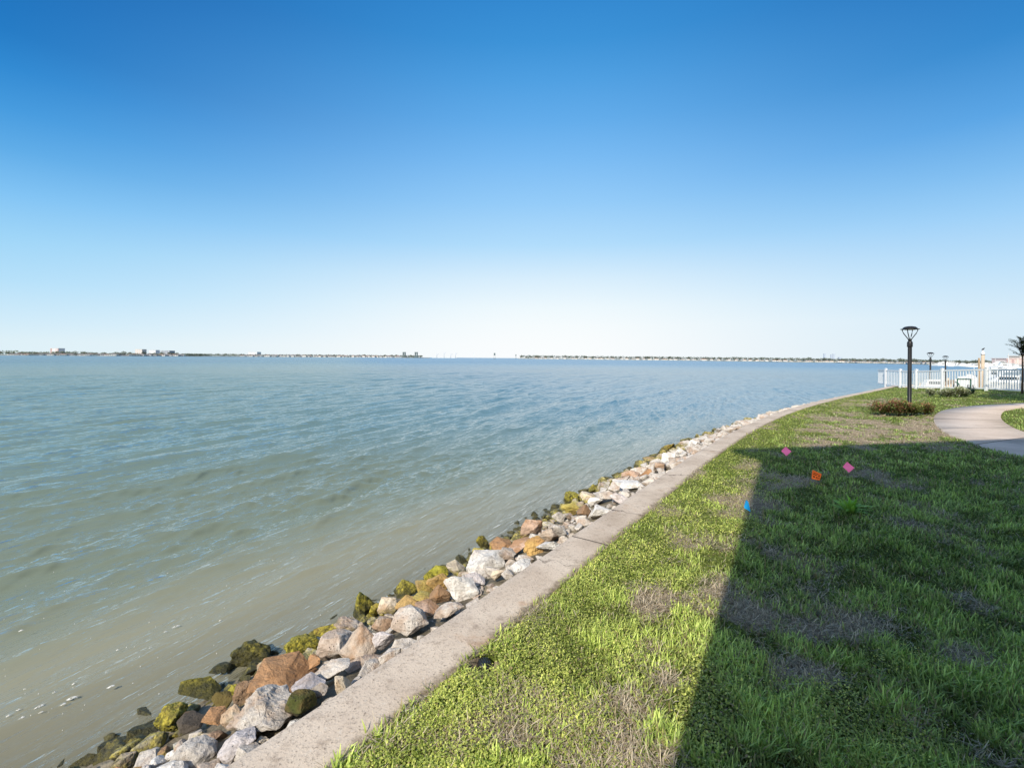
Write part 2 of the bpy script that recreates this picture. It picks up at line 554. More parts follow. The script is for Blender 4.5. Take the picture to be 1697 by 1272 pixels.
# ------------------------------------------------------------------ seawall
def build_seawall():
    t = NT('seawall_concrete')
    tc = t.n('ShaderNodeNewGeometry').outputs['Position']
    n1 = t.noise(tc, 1.3, 5, 0.6); n2 = t.noise(tc, 9, 6, 0.7); n3 = t.noise(tc, 60, 3, 0.7)
    c = t.ramp(n1, [(0.3, (0.47, 0.38, 0.295)), (0.5, (0.60, 0.50, 0.40)), (0.7, (0.69, 0.59, 0.48))])
    c = t.mix(t.maprange(n2, 0.52, 0.70, 0, 0.6), c, (0.30, 0.23, 0.175))
    c = t.mix(t.maprange(n3, 0.55, 0.68, 0, 0.72), c, (0.17, 0.135, 0.11))
    c = t.mix(t.maprange(t.noise(tc, 21, 6, 0.75), 0.54, 0.66, 0, 0.45), c, (0.24, 0.19, 0.155))
    c = t.mix(t.maprange(t.noise(tc, 34, 2, 0.6), 0.62, 0.72, 0, 0.5), c, (0.66, 0.60, 0.52))
    vo = t.n('ShaderNodeTexVoronoi'); t.l(tc, vo.inputs['Vector']); vo.inputs['Scale'].default_value = 26
    pit = t.maprange(vo.outputs['Distance'], 0.12, 0.02, 0, 0.8)
    pit = t.math('MULTIPLY', pit, t.maprange(t.noise(tc, 2.3, 3), 0.45, 0.6))
    c = t.mix(pit, c, (0.06, 0.05, 0.04))
    h = t.math('ADD', t.math('MULTIPLY', n2, 0.8), t.math('MULTIPLY', n3, 0.5))
    h = t.math('SUBTRACT', h, t.math('MULTIPLY', pit, 0.6))
    arc = t.n('ShaderNodeAttribute', attribute_name='arc').outputs['Fac']; acr = t.n('ShaderNodeAttribute', attribute_name='across').outputs['Fac']
    # grime along the lawn edge, rust weeps, hairline cracks
    c = t.mix(t.math('MULTIPLY', t.maprange(t.math('ADD', acr, t.math('MULTIPLY', t.math('SUBTRACT', n2, 0.5), 0.22)), 0.36, 0.47), 0.75), c, (0.17, 0.13, 0.09))
    c = t.mix(t.math('MULTIPLY', t.maprange(t.noise(tc, 2.1, 4, 0.6), 0.60, 0.72), 0.5), c, (0.42, 0.25, 0.14))
    wv = t.n('ShaderNodeTexVoronoi', feature='DISTANCE_TO_EDGE'); wv.inputs['Scale'].default_value = 0.85
    wob = t.n('ShaderNodeVectorMath', operation='ADD'); t.l(tc, wob.inputs[0])
    nzc = t.n('ShaderNodeTexNoise'); t.l(tc, nzc.inputs['Vector']); nzc.inputs['Scale'].default_value = 5; nzc.inputs['Detail'].default_value = 5
    wsc = t.n('ShaderNodeVectorMath', operation='SCALE'); t.l(nzc.outputs['Color'], wsc.inputs[0]); wsc.inputs['Scale'].default_value = 0.35; t.l(wsc.outputs[0], wob.inputs[1]); t.l(wob.outputs[0], wv.inputs['Vector'])
    crk = t.math('MULTIPLY', t.maprange(wv.outputs['Distance'], 0.010, 0.002), t.maprange(t.noise(tc, 0.7, 2), 0.48, 0.56))
    c = t.mix(t.math('MULTIPLY', crk, 0.85), c, (0.08, 0.06, 0.05))
    jt = t.math('ABSOLUTE', t.math('SUBTRACT', t.math('MODULO', t.math('ADD', arc, 3.9), 6.1), 3.05))
    c = t.mix(t.math('MULTIPLY', t.maprange(jt, 0.016, 0.006), 0.9), c, (0.05, 0.04, 0.03))
    mat = t.done(t.pbr(c, 0.92, t.bump(h, 0.55, 0.012), 0, 0.2))
    k = np.arange(0, len(WL), 1)
    prof = [(-0.02, -1.6), (-0.02, -0.38), (0.0, -0.36), (0.004, -0.03), (-0.025, -0.004), (-0.12, 0.0), (-0.24, 0.002), (-0.36, 0.0), (-0.45, -0.003), (-CAPW + .004, -0.022), (-CAPW, -0.34), (-CAPW, -0.9)]
    v = []
    for j, (s, z) in enumerate(prof):
        P = WP[k] + WN[k] * s
        wob = (fbm(WL[k] * 3 + j * .2, WL[k] * 0 + j * 0.3, 31, 4) - .5) * 0.022 * (1 if 2 < j < 11 else 0)
        P = P + WN[k] * wob[:, None]
        zz = z + (fbm(WL[k] * 2.2, WL[k] * 0 + j * .7, 37, 4) - .5) * 0.012 * (1 if 2 < j < 10 else 0)
        # construction joints: a fine dip every 6.1 m
        ph = np.abs((WL[k] + 3.9) % 6.1 - 3.05)
        zz = zz - np.where((ph < 0.03) & (3 < j < 9), 0.012, 0)
        v.append(np.stack([P[:, 0], P[:, 1], zz * np.ones(len(k))], 1))
    v = np.stack(v, 1).reshape(-1, 3); m = len(prof)
    i = (np.arange(len(k) - 1)[:, None] * m + np.arange(m - 1)[None, :]).ravel()
    f = np.stack([i, i + 1, i + m + 1, i + m], 1)
    me = np_mesh('seawall', v, f, mat, True)
    attr_f(me, 'arc', np.repeat(WL[k], m)); attr_f(me, 'across', np.tile([-p[0] for p in prof], len(k)))
    link('seawall', me, label='long curving weathered concrete seawall cap between the rocks and the lawn', cat='seawall')


build_seawall()

# ------------------------------------------------------------------ footpath outline (surveyed)
def smooth_line(px, n=60):
    P = np.array([ground(*p)[:2] for p in px])
    s = np.concatenate([[0], np.cumsum(np.hypot(*np.diff(P, axis=0).T))])
    u = np.linspace(0, s[-1], n)
    # Catmull-Rom by arc length
    out = []
    for q in u:
        j = min(len(P) - 2, max(0, int(np.searchsorted(s, q) - 1)))
        p0, p1, p2, p3 = P[max(j - 1, 0)], P[j], P[j + 1], P[min(j + 2, len(P) - 1)]
        tt = (q - s[j]) / max(1e-6, s[j + 1] - s[j])
        out.append(0.5 * ((2 * p1) + (-p0 + p2) * tt + (2 * p0 - 5 * p1 + 4 * p2 - p3) * tt ** 2 + (-p0 + 3 * p1 - 3 * p2 + p3) * tt ** 3))
    return np.array(out)


PL = smooth_line([(1790, 783), (1697, 757), (1642, 744), (1597, 729), (1575, 721), (1557, 710), (1548, 699), (1548, 691), (1553, 685), (1567, 679), (1605, 673.2), (1661, 669.5), (1697, 667.6), (1800, 664)])
PR = smooth_line([(1860, 745), (1740, 726), (1697, 715.5), (1678, 708), (1665, 700), (1659, 693), (1659, 687), (1664, 681), (1678, 677.5), (1697, 675), (1800, 671)])
PATH = np.concatenate([PL, PR[::-1]])


def in_poly(x, y, P):
    ins = np.zeros(len(x), bool)
    for (x1, y1), (x2, y2) in zip(P, np.roll(P, -1, 0)):
        c = (y1 > y) != (y2 > y)
        with np.errstate(divide='ignore', invalid='ignore'):
            xx = (x2 - x1) * (y - y1) / (y2 - y1) + x1
        ins ^= c & (x < xx)
    return ins


def build_path():
    t = NT('path_concrete')
    tc = t.n('ShaderNodeNewGeometry').outputs['Position']
    n1 = t.noise(tc, 0.8, 5, 0.6); n2 = t.noise(tc, 14, 5, 0.7)
    c = t.ramp(n1, [(0.3, (0.56, 0.46, 0.38)), (0.7, (0.72, 0.61, 0.52))])
    c = t.mix(t.maprange(n2, 0.5, 0.75, 0, 0.4), c, (0.28, 0.22, 0.18))
    c = t.mix(t.maprange(t.noise(tc, 0.45, 6, 0.7), 0.52, 0.68, 0, 0.45), c, (0.34, 0.27, 0.21))
    mat = t.done(t.pbr(c, 0.9, t.bump(n2, 0.3, 0.008), 0, 0.2))
    v = []; f = []
    n = len(PL)
    seg = 8
    for i0 in range(0, n - 1, seg):
        i1 = min(i0 + seg, n - 1)
        b = len(v); m = 5
        idx = np.linspace(i0, i1, m)
        idx[0] += 0.06 if i0 else 0; idx[-1] -= 0.06
        for q in idx:
            a = [np.interp(q, range(n), PL[:, 0]), np.interp(q, range(n), PL[:, 1])]
            d = [np.interp(q, range(n), PR[:, 0]), np.interp(q, range(n), PR[:, 1])]
            za, zd = float(gz(*a)), float(gz(*d))
            v += [(a[0], a[1], za - .15), (a[0], a[1], za + .012), (d[0], d[1], zd + .012), (d[0], d[1], zd - .15)]
        for j in range(m - 1):
            for e in range(3):
                p = b + j * 4 + e
                f.append((p, p + 1, p + 5, p + 4))
    link('footpath', np_mesh('footpath', v, f, mat), kind='structure', label='curved pale concrete footpath across the lawn')


build_path()

# ------------------------------------------------------------------ lawn
DEAD = [(1475, 714, 115, 22, 1.0), (1400, 734, 70, 14, .8), (1560, 742, 60, 10, .5), (1218, 830, 42, 20, .95), (1090, 848, 28, 8, .8), (1150, 783, 16, 8, .8),
        (1082, 1000, 34, 22, .85), (1118, 1128, 30, 24, .5), (1030, 1165, 30, 24, .35), (1150, 935, 28, 22, .45), (1265, 992, 75, 42, 1.0), (1375, 1045, 100, 36, .65),
        (1300, 795, 62, 15, .75), (1440, 790, 50, 14, .55), (1320, 1115, 80, 26, .6), (1435, 668, 60, 6, .55), (1520, 955, 45, 20, .4), (1630, 800, 40, 12, .4),
        (1000, 1240, 40, 20, .4), (1600, 1090, 60, 24, .4), (1240, 770, 30, 8, .4), (1275, 705, 30, 8, .35), (1350, 690, 50, 7, .4)]


def deadness(x, y):
    px, py = to_px(x, np.maximum(y, 0.8), 0.0)
    m = np.zeros(len(x))
    for cx, cy, rx, ry, st in DEAD:
        q = ((px - cx) / rx) ** 2 + ((py - cy) / ry) ** 2
        m = np.maximum(m, st * np.exp(-q * 0.9))
    n = fbm(x * 1.6, y * 1.6, 41, 4)
    n2 = fbm(x * 6, y * 6, 47, 3)
    n3 = fbm(x * 2.6 + 3, y * 2.6, 43, 4)
    return np.clip(m * (0.15 + 1.5 * sstep(.34, .62, n3)) + 0.6 * sstep(0.56, 0.72, n) * 0.7 + 0.5 * (n2 - 0.5), 0, 1)


def cloverness(x, y, inside):
    px, py = to_px(x, np.maximum(y, 0.8), 0.0)
    n = fbm(x * 1.1 + 9, y * 1.1, 53, 4)
    a = sstep(1.75 + 0.5 * sstep(3, 8, y), 0.9, inside + (n - .5) * 1.6)
    b = 0.65 * sstep(1050, 1140, py) * sstep(1090, 1180, px)
    a = a * (1 - 0.75 * np.exp(-(((px - 960) / 200) ** 2 + ((py - 1215) / 75) ** 2)) * sstep(.3, .55, vnoise(x * 3.1, y * 3.1, 59)))
    return np.clip(np.maximum(a, b * sstep(.35, .55, n)), 0, 1)


EASTX = 29.9


def build_lawn():
    st = 0.12
    xs = np.arange(-12, 12, st); xs = np.concatenate([xs, np.arange(12, EASTX + 0.3, 0.25)])
    ys = np.concatenate([np.arange(-13, 1, .4), np.arange(1, 16, st), np.arange(16, 38, .22)])
    X, Y = np.meshgrid(xs, ys); x = X.ravel(); y = Y.ravel()
    d, _ = wall_dist(x, y); ins = -d
    z = gz(x, y, ins) - 0.012 + 0.035 * (fbm(x * 1.5, y * 1.5, 61, 4) - 0.5) * sstep(CAPW, CAPW + .5, ins)
    hole = np.hypot(x - HOLE[0], y - HOLE[1])
    z = z - 0.10 * sstep(0.17, 0.05, hole)
    onp = in_poly(x, y, PATH)
    z = np.where(onp, gz(x, y, ins) - 0.06, z)
    n1, n0 = len(ys), len(xs)
    i = (np.arange(n1 - 1)[:, None] * n0 + np.arange(n0 - 1)[None, :]).ravel()
    f = np.stack([i, i + 1, i + n0 + 1, i + n0], 1)
    f = f[(ins[f].min(1) > 0.1) & (ins[f].max(1) < 60)]
    t = NT('lawn_soil')
    tc = t.n('ShaderNodeNewGeometry').outputs['Position']
    dd = t.n('ShaderNodeAttribute', attribute_name='dead').outputs['Fac']
    n1_ = t.noise(tc, 9, 6, 0.7); n2_ = t.noise(tc, 45, 4, 0.7)
    gcol = t.ramp(n2_, [(0.3, (0.04, 0.055, 0.013)), (0.5, (0.125, 0.16, 0.03)), (0.7, (0.24, 0.27, 0.07))])
    dcol = t.ramp(n2_, [(0.3, (0.13, 0.10, 0.07)), (0.5, (0.40, 0.31, 0.215)), (0.7, (0.70, 0.57, 0.42))])
    fac = t.maprange(t.math('ADD', dd, t.math('MULTIPLY', t.math('SUBTRACT', n1_, 0.5), 0.7)), 0.25, 0.55)
    mat = t.done(t.pbr(t.mix(fac, gcol, dcol), 0.95, t.bump(n2_, 0.8, 0.03), 0, 0.1))
    me = np_mesh('lawn', np.stack([x, y, z], 1), f, mat, True)
    attr_f(me, 'dead', deadness(x, y))
    link('lawn', me, kind='structure', label='patchy green lawn sloping gently behind the seawall')


HOLE = on_plane(800, 1100)
build_lawn()


def blades_mesh(P, length, width, az, lean, curl, cols, name, mat):
    """tapered two-segment blades; P n x 3"""
    n = len(P)
    dx, dy = np.cos(az), np.sin(az)
    side = np.stack([-dy, dx, np.zeros(n)], 1)
    l1, l2 = lean, np.minimum(lean + curl, 2.0)
    m = P + (length * 0.5)[:, None] * np.stack([np.sin(l1) * dx, np.sin(l1) * dy, np.cos(l1)], 1)
    e = m + (length * 0.5)[:, None] * np.stack([np.sin(l2) * dx, np.sin(l2) * dy, np.cos(l2)], 1)
    hw = (width * 0.5)[:, None] * side
    v = np.stack([P - hw * .8, P + hw * .8, m - hw, m + hw, e - hw * .18, e + hw * .18], 1).reshape(-1, 3)
    b = np.arange(n) * 6
    f = np.concatenate([np.stack([b, b + 1, b + 3, b + 2], 1), np.stack([b + 2, b + 3, b + 5, b + 4], 1)])
    me = np_mesh(name, v, f, mat, False)
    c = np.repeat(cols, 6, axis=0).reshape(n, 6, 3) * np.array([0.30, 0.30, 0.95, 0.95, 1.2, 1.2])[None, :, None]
    attr_c(me, 'col', c.reshape(-1, 3))
    return me


def leaves_mesh(P, size, nrm_tilt, az, cols, name, mat, asp=0.62):
    """rhombic leaf per point, folded along the midrib"""
    n = len(P)
    dx, dy = np.cos(az), np.sin(az)
    ax = np.stack([dx * np.cos(nrm_tilt), dy * np.cos(nrm_tilt), np.sin(nrm_tilt)], 1)
    side = np.stack([-dy, dx, np.zeros(n)], 1)
    up = np.cross(ax, side)
    s = size[:, None]
    p0 = P; p2 = P + ax * s
    mid = P + ax * s * .5
    p1 = mid + side * s * asp * .5 + up * s * .10; p3 = mid - side * s * asp * .5 + up * s * .10
    v = np.stack([p0, p1, p2, p3], 1).reshape(-1, 3)
    b = np.arange(n) * 4
    f = np.stack([b, b + 1, b + 2, b + 3], 1)
    me = np_mesh(name, v, f, mat, False)
    attr_c(me, 'col', np.repeat(cols, 4, axis=0))
    return me


def scatter(n_try, dens, ymin=1.7, ymax=36):
    """points on the lawn with density falling as 1/depth (view-independent list of places)."""
    u = RNG.random(n_try)
    y = ymin * (ymax / ymin) ** u                     # pdf ~ 1/y
    x = (RNG.random(n_try) * 2.05 - 0.78) * y + RNG.normal(0, .3, n_try)
    d, _ = wall_dist(x, y); ins = -d
    k = (ins > CAPW - 0.03 - 0.04 * RNG.random(n_try)) & (x < EASTX - .2)
    x, y, ins = x[k], y[k], ins[k]
    k = ~in_poly(x, y, PATH)
    x, y, ins = x[k], y[k], ins[k]
    k = np.hypot(x - HOLE[0], y - HOLE[1]) > 0.10
    return x[k], y[k], ins[k]


def lerpc(a, b, t):
    return np.asarray(a)[None] * (1 - t[:, None]) + np.asarray(b)[None] * t[:, None]


def build_grass():
    # broad-bladed turf
    x, y, ins = scatter(520000, 1)
    dd = deadness(x, y); cl = cloverness(x, y, ins)
    tuft = fbm(x * 5, y * 5, 71, 3)
    keep = RNG.random(len(x)) < np.clip(1.05 - 1.15 * dd, 0.05, 1) * np.clip(1 - 0.72 * cl, .1, 1) * (0.45 + 1.0 * sstep(.35, .6, tuft))
    x, y, ins, dd, tuft = x[keep], y[keep], ins[keep], dd[keep], tuft[keep]
    n = len(x)
    far = np.clip(y / 4.0, 1, 7)
    shade = sstep(.5, -.3, (x - (-0.6 + 0.61 * y)) )   # longer turf, painted darker and cooler, where the building shades it
    shadow_turf = 1 - shade
    L = (0.03 + 0.075 * RNG.random(n) ** 1.4 + 0.05 * shadow_turf * RNG.random(n)) * (0.55 + 0.8 * tuft) * (1 - .35 * dd)
    L = L * (1 - 0.45 * sstep(8, 16, y)) * 0.85
    W = (0.0045 + 0.0065 * RNG.random(n)) * far ** 0.70
    z = gz(x, y, ins) - 0.015 + 0.035 * (fbm(x * 1.5, y * 1.5, 61, 4) - 0.5) * sstep(CAPW, CAPW + .5, ins)
    az = RNG.random(n) * 6.283
    lean = np.abs(RNG.normal(0.45, .35, n)); curl = RNG.random(n) * 0.9
    t = np.clip(RNG.normal(.5, .28, n) + (fbm(x * .9, y * .9, 77, 3) - .5) * .9, 0, 1)
    c = lerpc((0.18, 0.26, 0.05), (0.62, 0.69, 0.20), t)
    c = c * (1 - shadow_turf[:, None]) + c * np.array((0.80, 0.88, 1.0))[None] * shadow_turf[:, None]
    c = c * (0.6 + 0.75 * sstep(.3, .65, tuft))[:, None]
    straw = RNG.random(n) < 0.09 + 0.40 * dd
    c[straw] = lerpc((0.30, 0.24, 0.12), (0.42, 0.36, 0.20), RNG.random(straw.sum()))
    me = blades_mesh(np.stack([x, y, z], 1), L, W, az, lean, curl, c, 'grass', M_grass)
    link('grass', me, kind='stuff', label='broad bladed lawn grass with brown patches')
    # small-leaved ground cover
    x, y, ins = scatter(860000, 1, 1.7, 30)
    cl = cloverness(x, y, ins); dd = deadness(x, y)
    keep = RNG.random(len(x)) < np.clip(cl * 1.1 - 0.7 * dd * (1 - cl * .6), 0.05 * (1 - dd), 1)
    x, y, ins = x[keep], y[keep], ins[keep]
    n = len(x); far = np.clip(y / 3.6, 1, 8)
    z0 = gz(x, y, ins) - 0.01
    tuft = fbm(x * 4, y * 4, 83, 3)
    z = z0 + (0.01 + 0.05 * RNG.random(n) ** 0.8) * (0.5 + tuft) * sstep(CAPW - .02, CAPW + .12, ins)
    sz = (0.006 + 0.012 * RNG.random(n) ** 1.4) * (0.7 + 0.7 * fbm(x * .8 + 4, y * .8, 87, 3)) * far ** 0.45
    t = np.clip(RNG.normal(.5, .25, n) * (1 - .35 * sstep(5, 12, y)) + (tuft - .5), 0, 1)
    c = lerpc((0.22, 0.29, 0.045), (0.82, 0.84, 0.24), t)
    br = RNG.random(n) < 0.07
    c[br] = lerpc((0.30, 0.22, 0.12), (0.55, 0.44, 0.26), RNG.random(br.sum()))
    me = leaves_mesh(np.stack([x, y, z], 1), sz, RNG.normal(.25, .5, n), RNG.random(n) * 6.283, c, 'ground_cover', M_grass, .75)
    link('ground_cover', me, kind='stuff', label='bright small leaved ground cover beside the seawall')
    # dry straw lying in the thin patches
    x, y, ins = scatter(620000, 1, 1.7, 34)
    dd = deadness(x, y)
    keep = RNG.random(len(x)) < np.clip(dd * 1.6 - 0.14, 0.02, 1)
    x, y, ins, dd = x[keep], y[keep], ins[keep], dd[keep]
    n = len(x); far = np.clip(y / 4.0, 1, 7)
    z = gz(x, y, ins) + 0.004 + 0.014 * RNG.random(n)
    c = lerpc((0.36, 0.28, 0.20), (0.90, 0.77, 0.60), RNG.random(n) ** 1.2)
    me = blades_mesh(np.stack([x, y, z], 1), 0.03 + 0.07 * RNG.random(n), (0.0022 + 0.003 * RNG.random(n)) * far ** .8, RNG.random(n) * 6.283,
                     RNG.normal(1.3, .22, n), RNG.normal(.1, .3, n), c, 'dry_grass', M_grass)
    link('dry_grass', me, kind='stuff', label='dry straw coloured grass in the bare lawn patches')


build_grass()

# ------------------------------------------------------------------ riprap
def rock_mat():
    t = NT('rock')
    oi = t.n('ShaderNodeObjectInfo')
    geo = t.n('ShaderNodeNewGeometry').outputs['Position']
    ob = t.n('ShaderNodeTexCoord').outputs['Object']
    off = t.n('ShaderNodeVectorMath', operation='ADD'); t.l(geo, off.inputs[0])
    sc_ = t.n('ShaderNodeVectorMath', operation='SCALE'); sc_.inputs[0].default_value = (37, 19, 11); t.l(oi.outputs['Random'], sc_.inputs['Scale']); t.l(sc_.outputs[0], off.inputs[1])
    v = off.outputs[0]
    n1 = t.noise(v, 3.2, 5, 0.6); n2 = t.noise(v, 22, 6, 0.7); n3 = t.noise(v, 70, 3, 0.7)
    c = t.mix(1.0, oi.outputs['Color'], t.ramp(n2, [(0.3, 0.62), (0.5, 1.0), (0.7, 1.18)]), 'MULTIPLY')
    # rusty / ochre stains
    st = t.math('MULTIPLY', t.maprange(n1, 0.48, 0.60), t.math('ADD', t.math('MULTIPLY', oi.outputs['Alpha'], 1.2), 0.12), True)
    c = t.mix(st, c, (0.36, 0.19, 0.085))
    c = t.mix(t.maprange(n3, 0.60, 0.72, 0, 0.6), c, (0.16, 0.13, 0.10))
    vo = t.n('ShaderNodeTexVoronoi'); t.l(v, vo.inputs['Vector']); vo.inputs['Scale'].default_value = 34
    pit = t.math('MULTIPLY', t.maprange(vo.outputs['Distance'], 0.20, 0.05, 0, 0.85), t.maprange(t.noise(v, 4.5, 3), 0.48, 0.62))
    c = t.mix(pit, c, (0.07, 0.055, 0.045))
    # grey brown grime in broad patches; darker brown in the hollows
    pa = t.math('MULTIPLY', t.maprange(t.noise(v, 4.6, 6, 0.68), 0.50, 0.64), 0.62)
    c = t.mix(pa, c, t.mix(0.62, c, (0.20, 0.155, 0.115)))
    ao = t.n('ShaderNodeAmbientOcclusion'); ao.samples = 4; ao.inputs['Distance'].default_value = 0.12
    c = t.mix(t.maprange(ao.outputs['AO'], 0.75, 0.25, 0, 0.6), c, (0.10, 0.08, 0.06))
    # weed and slime by height above the water
    sx = t.n('ShaderNodeSeparateXYZ'); t.l(geo, sx.inputs[0])
    hz = t.math('ADD', sx.outputs['Z'], t.math('MULTIPLY', t.math('SUBTRACT', t.noise(v, 6, 5, 0.65), 0.5), 0.42))
    moss = t.ramp(t.noise(v, 26, 6, 0.78), [(0.40, (0.02, 0.022, 0.010)), (0.5, (0.20, 0.18, 0.022)), (0.62, (0.56, 0.47, 0.07))])
    c = t.mix(t.maprange(hz, -0.54, -0.68, 0, 0.85), c, moss)
    wet = t.maprange(hz, -0.66, -0.82)
    c = t.mix(t.math('MULTIPLY', wet, 0.85), c, (0.028, 0.028, 0.014))
    rg = t.math('SUBTRACT', 0.92, t.math('MULTIPLY', wet, 0.55))
    h = t.math('ADD', t.math('MULTIPLY', n2, 0.9), t.math('MULTIPLY', n3, 0.35)); h = t.math('SUBTRACT', h, t.math('MULTIPLY', pit, 0.6))
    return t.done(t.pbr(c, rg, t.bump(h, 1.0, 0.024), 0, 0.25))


M_rock = rock_mat()


def rock_mesh(kind, seed):
    g = random.Random(seed * 7 + 3)
    bm = bmesh.new()
    n = {'angular': 11, 'round': 24, 'flat': 12, 'pointed': 11, 'craggy': 16}[kind]
    for i in range(n):
        v = Vector((g.gauss(0, 1), g.gauss(0, 1), g.gauss(0, 1))).normalized()
        v = v * g.uniform(0.82, 1.08) if kind != 'round' else v * g.uniform(0.92, 1.04)
        if kind == 'flat': v.z *= 0.75
        if kind == 'pointed':
            k = max(0.0, v.z); v.x *= 1 - 0.72 * k; v.y *= 1 - 0.72 * k; v.z *= 1.15
        bm.verts.new(v)
    if kind == 'pointed': bm.verts.new((0.08, 0.05, 1.45))
    r = bmesh.ops.convex_hull(bm, input=bm.verts)
    bmesh.ops.delete(bm, geom=list({x for x in r['geom_interior'] + r['geom_unused'] if isinstance(x, bmesh.types.BMVert)}), context='VERTS')
    bmesh.ops.bevel(bm, geom=bm.edges[:], offset=0.022, segments=1, affect='EDGES', clamp_overlap=True)
    bmesh.ops.triangulate(bm, faces=bm.faces[:])
    for it in range(4):
        e = [x for x in bm.edges if x.calc_length() > 0.13]
        if not e: break
        bmesh.ops.subdivide_edges(bm, edges=e, cuts=1)
        bmesh.ops.triangulate(bm, faces=[f for f in bm.faces if len(f.verts) > 3])
    bm.normal_update()
    o = Vector((seed * 3.1, seed * 1.7, 0))
    big = {'craggy': 0.15, 'round': 0.05}.get(kind, 0.06)
    mv = []
    for v in bm.verts:
        a = mnoise.fractal(v.co * 1.7 + o, 1.0, 2.0, 4) * big
        b = mnoise.fractal(v.co * 7 + o, 0.8, 2.1, 3) * (0.06 if kind == 'craggy' else 0.022)
        mv.append(v.co + v.normal * (a + b))
    for v, c_ in zip(bm.verts, mv): v.co = c_
    me = from_bm('riprap_rock', bm, M_rock, smooth=False)
    return me


ROCKS = {k: [rock_mesh(k, i + 10 * j) for i in range(n)] for j, (k, n) in enumerate((('angular', 6), ('round', 4), ('flat', 4), ('pointed', 3), ('craggy', 4)))}
TINT = {'white': (0.62, 0.57, 0.51, 0.25), 'bright': (0.76, 0.73, 0.68, 0.08), 'cream': (0.68, 0.58, 0.44, 0.35), 'beige': (0.56, 0.46, 0.37, 0.4), 'pinktan': (0.60, 0.42, 0.31, 0.5),
        'rust': (0.48, 0.27, 0.135, 0.6), 'ochre': (0.56, 0.36, 0.13, 0.4), 'yellow': (0.56, 0.45, 0.12, 0.3), 'moss': (0.26, 0.25, 0.06, 0.3), 'brightmoss': (0.42, 0.41, 0.055, 0.1),
        'darkmoss': (0.075, 0.085, 0.022, 0.1), 'dark': (0.09, 0.075, 0.06, 0.2), 'grey': (0.42, 0.38, 0.34, 0.2), 'lilac': (0.64, 0.59, 0.58, 0.1), 'brown': (0.30, 0.19, 0.11, 0.5)}


def on_slope(px, py):
    z = -0.45
    for _ in range(12):
        x, y = on_plane(px, py, z)
        s = float(wall_dist(x, y)[0][0])
        z = 0.5 * z + 0.5 * float(zrev(s) + 0.10)
    return x, y, z, s


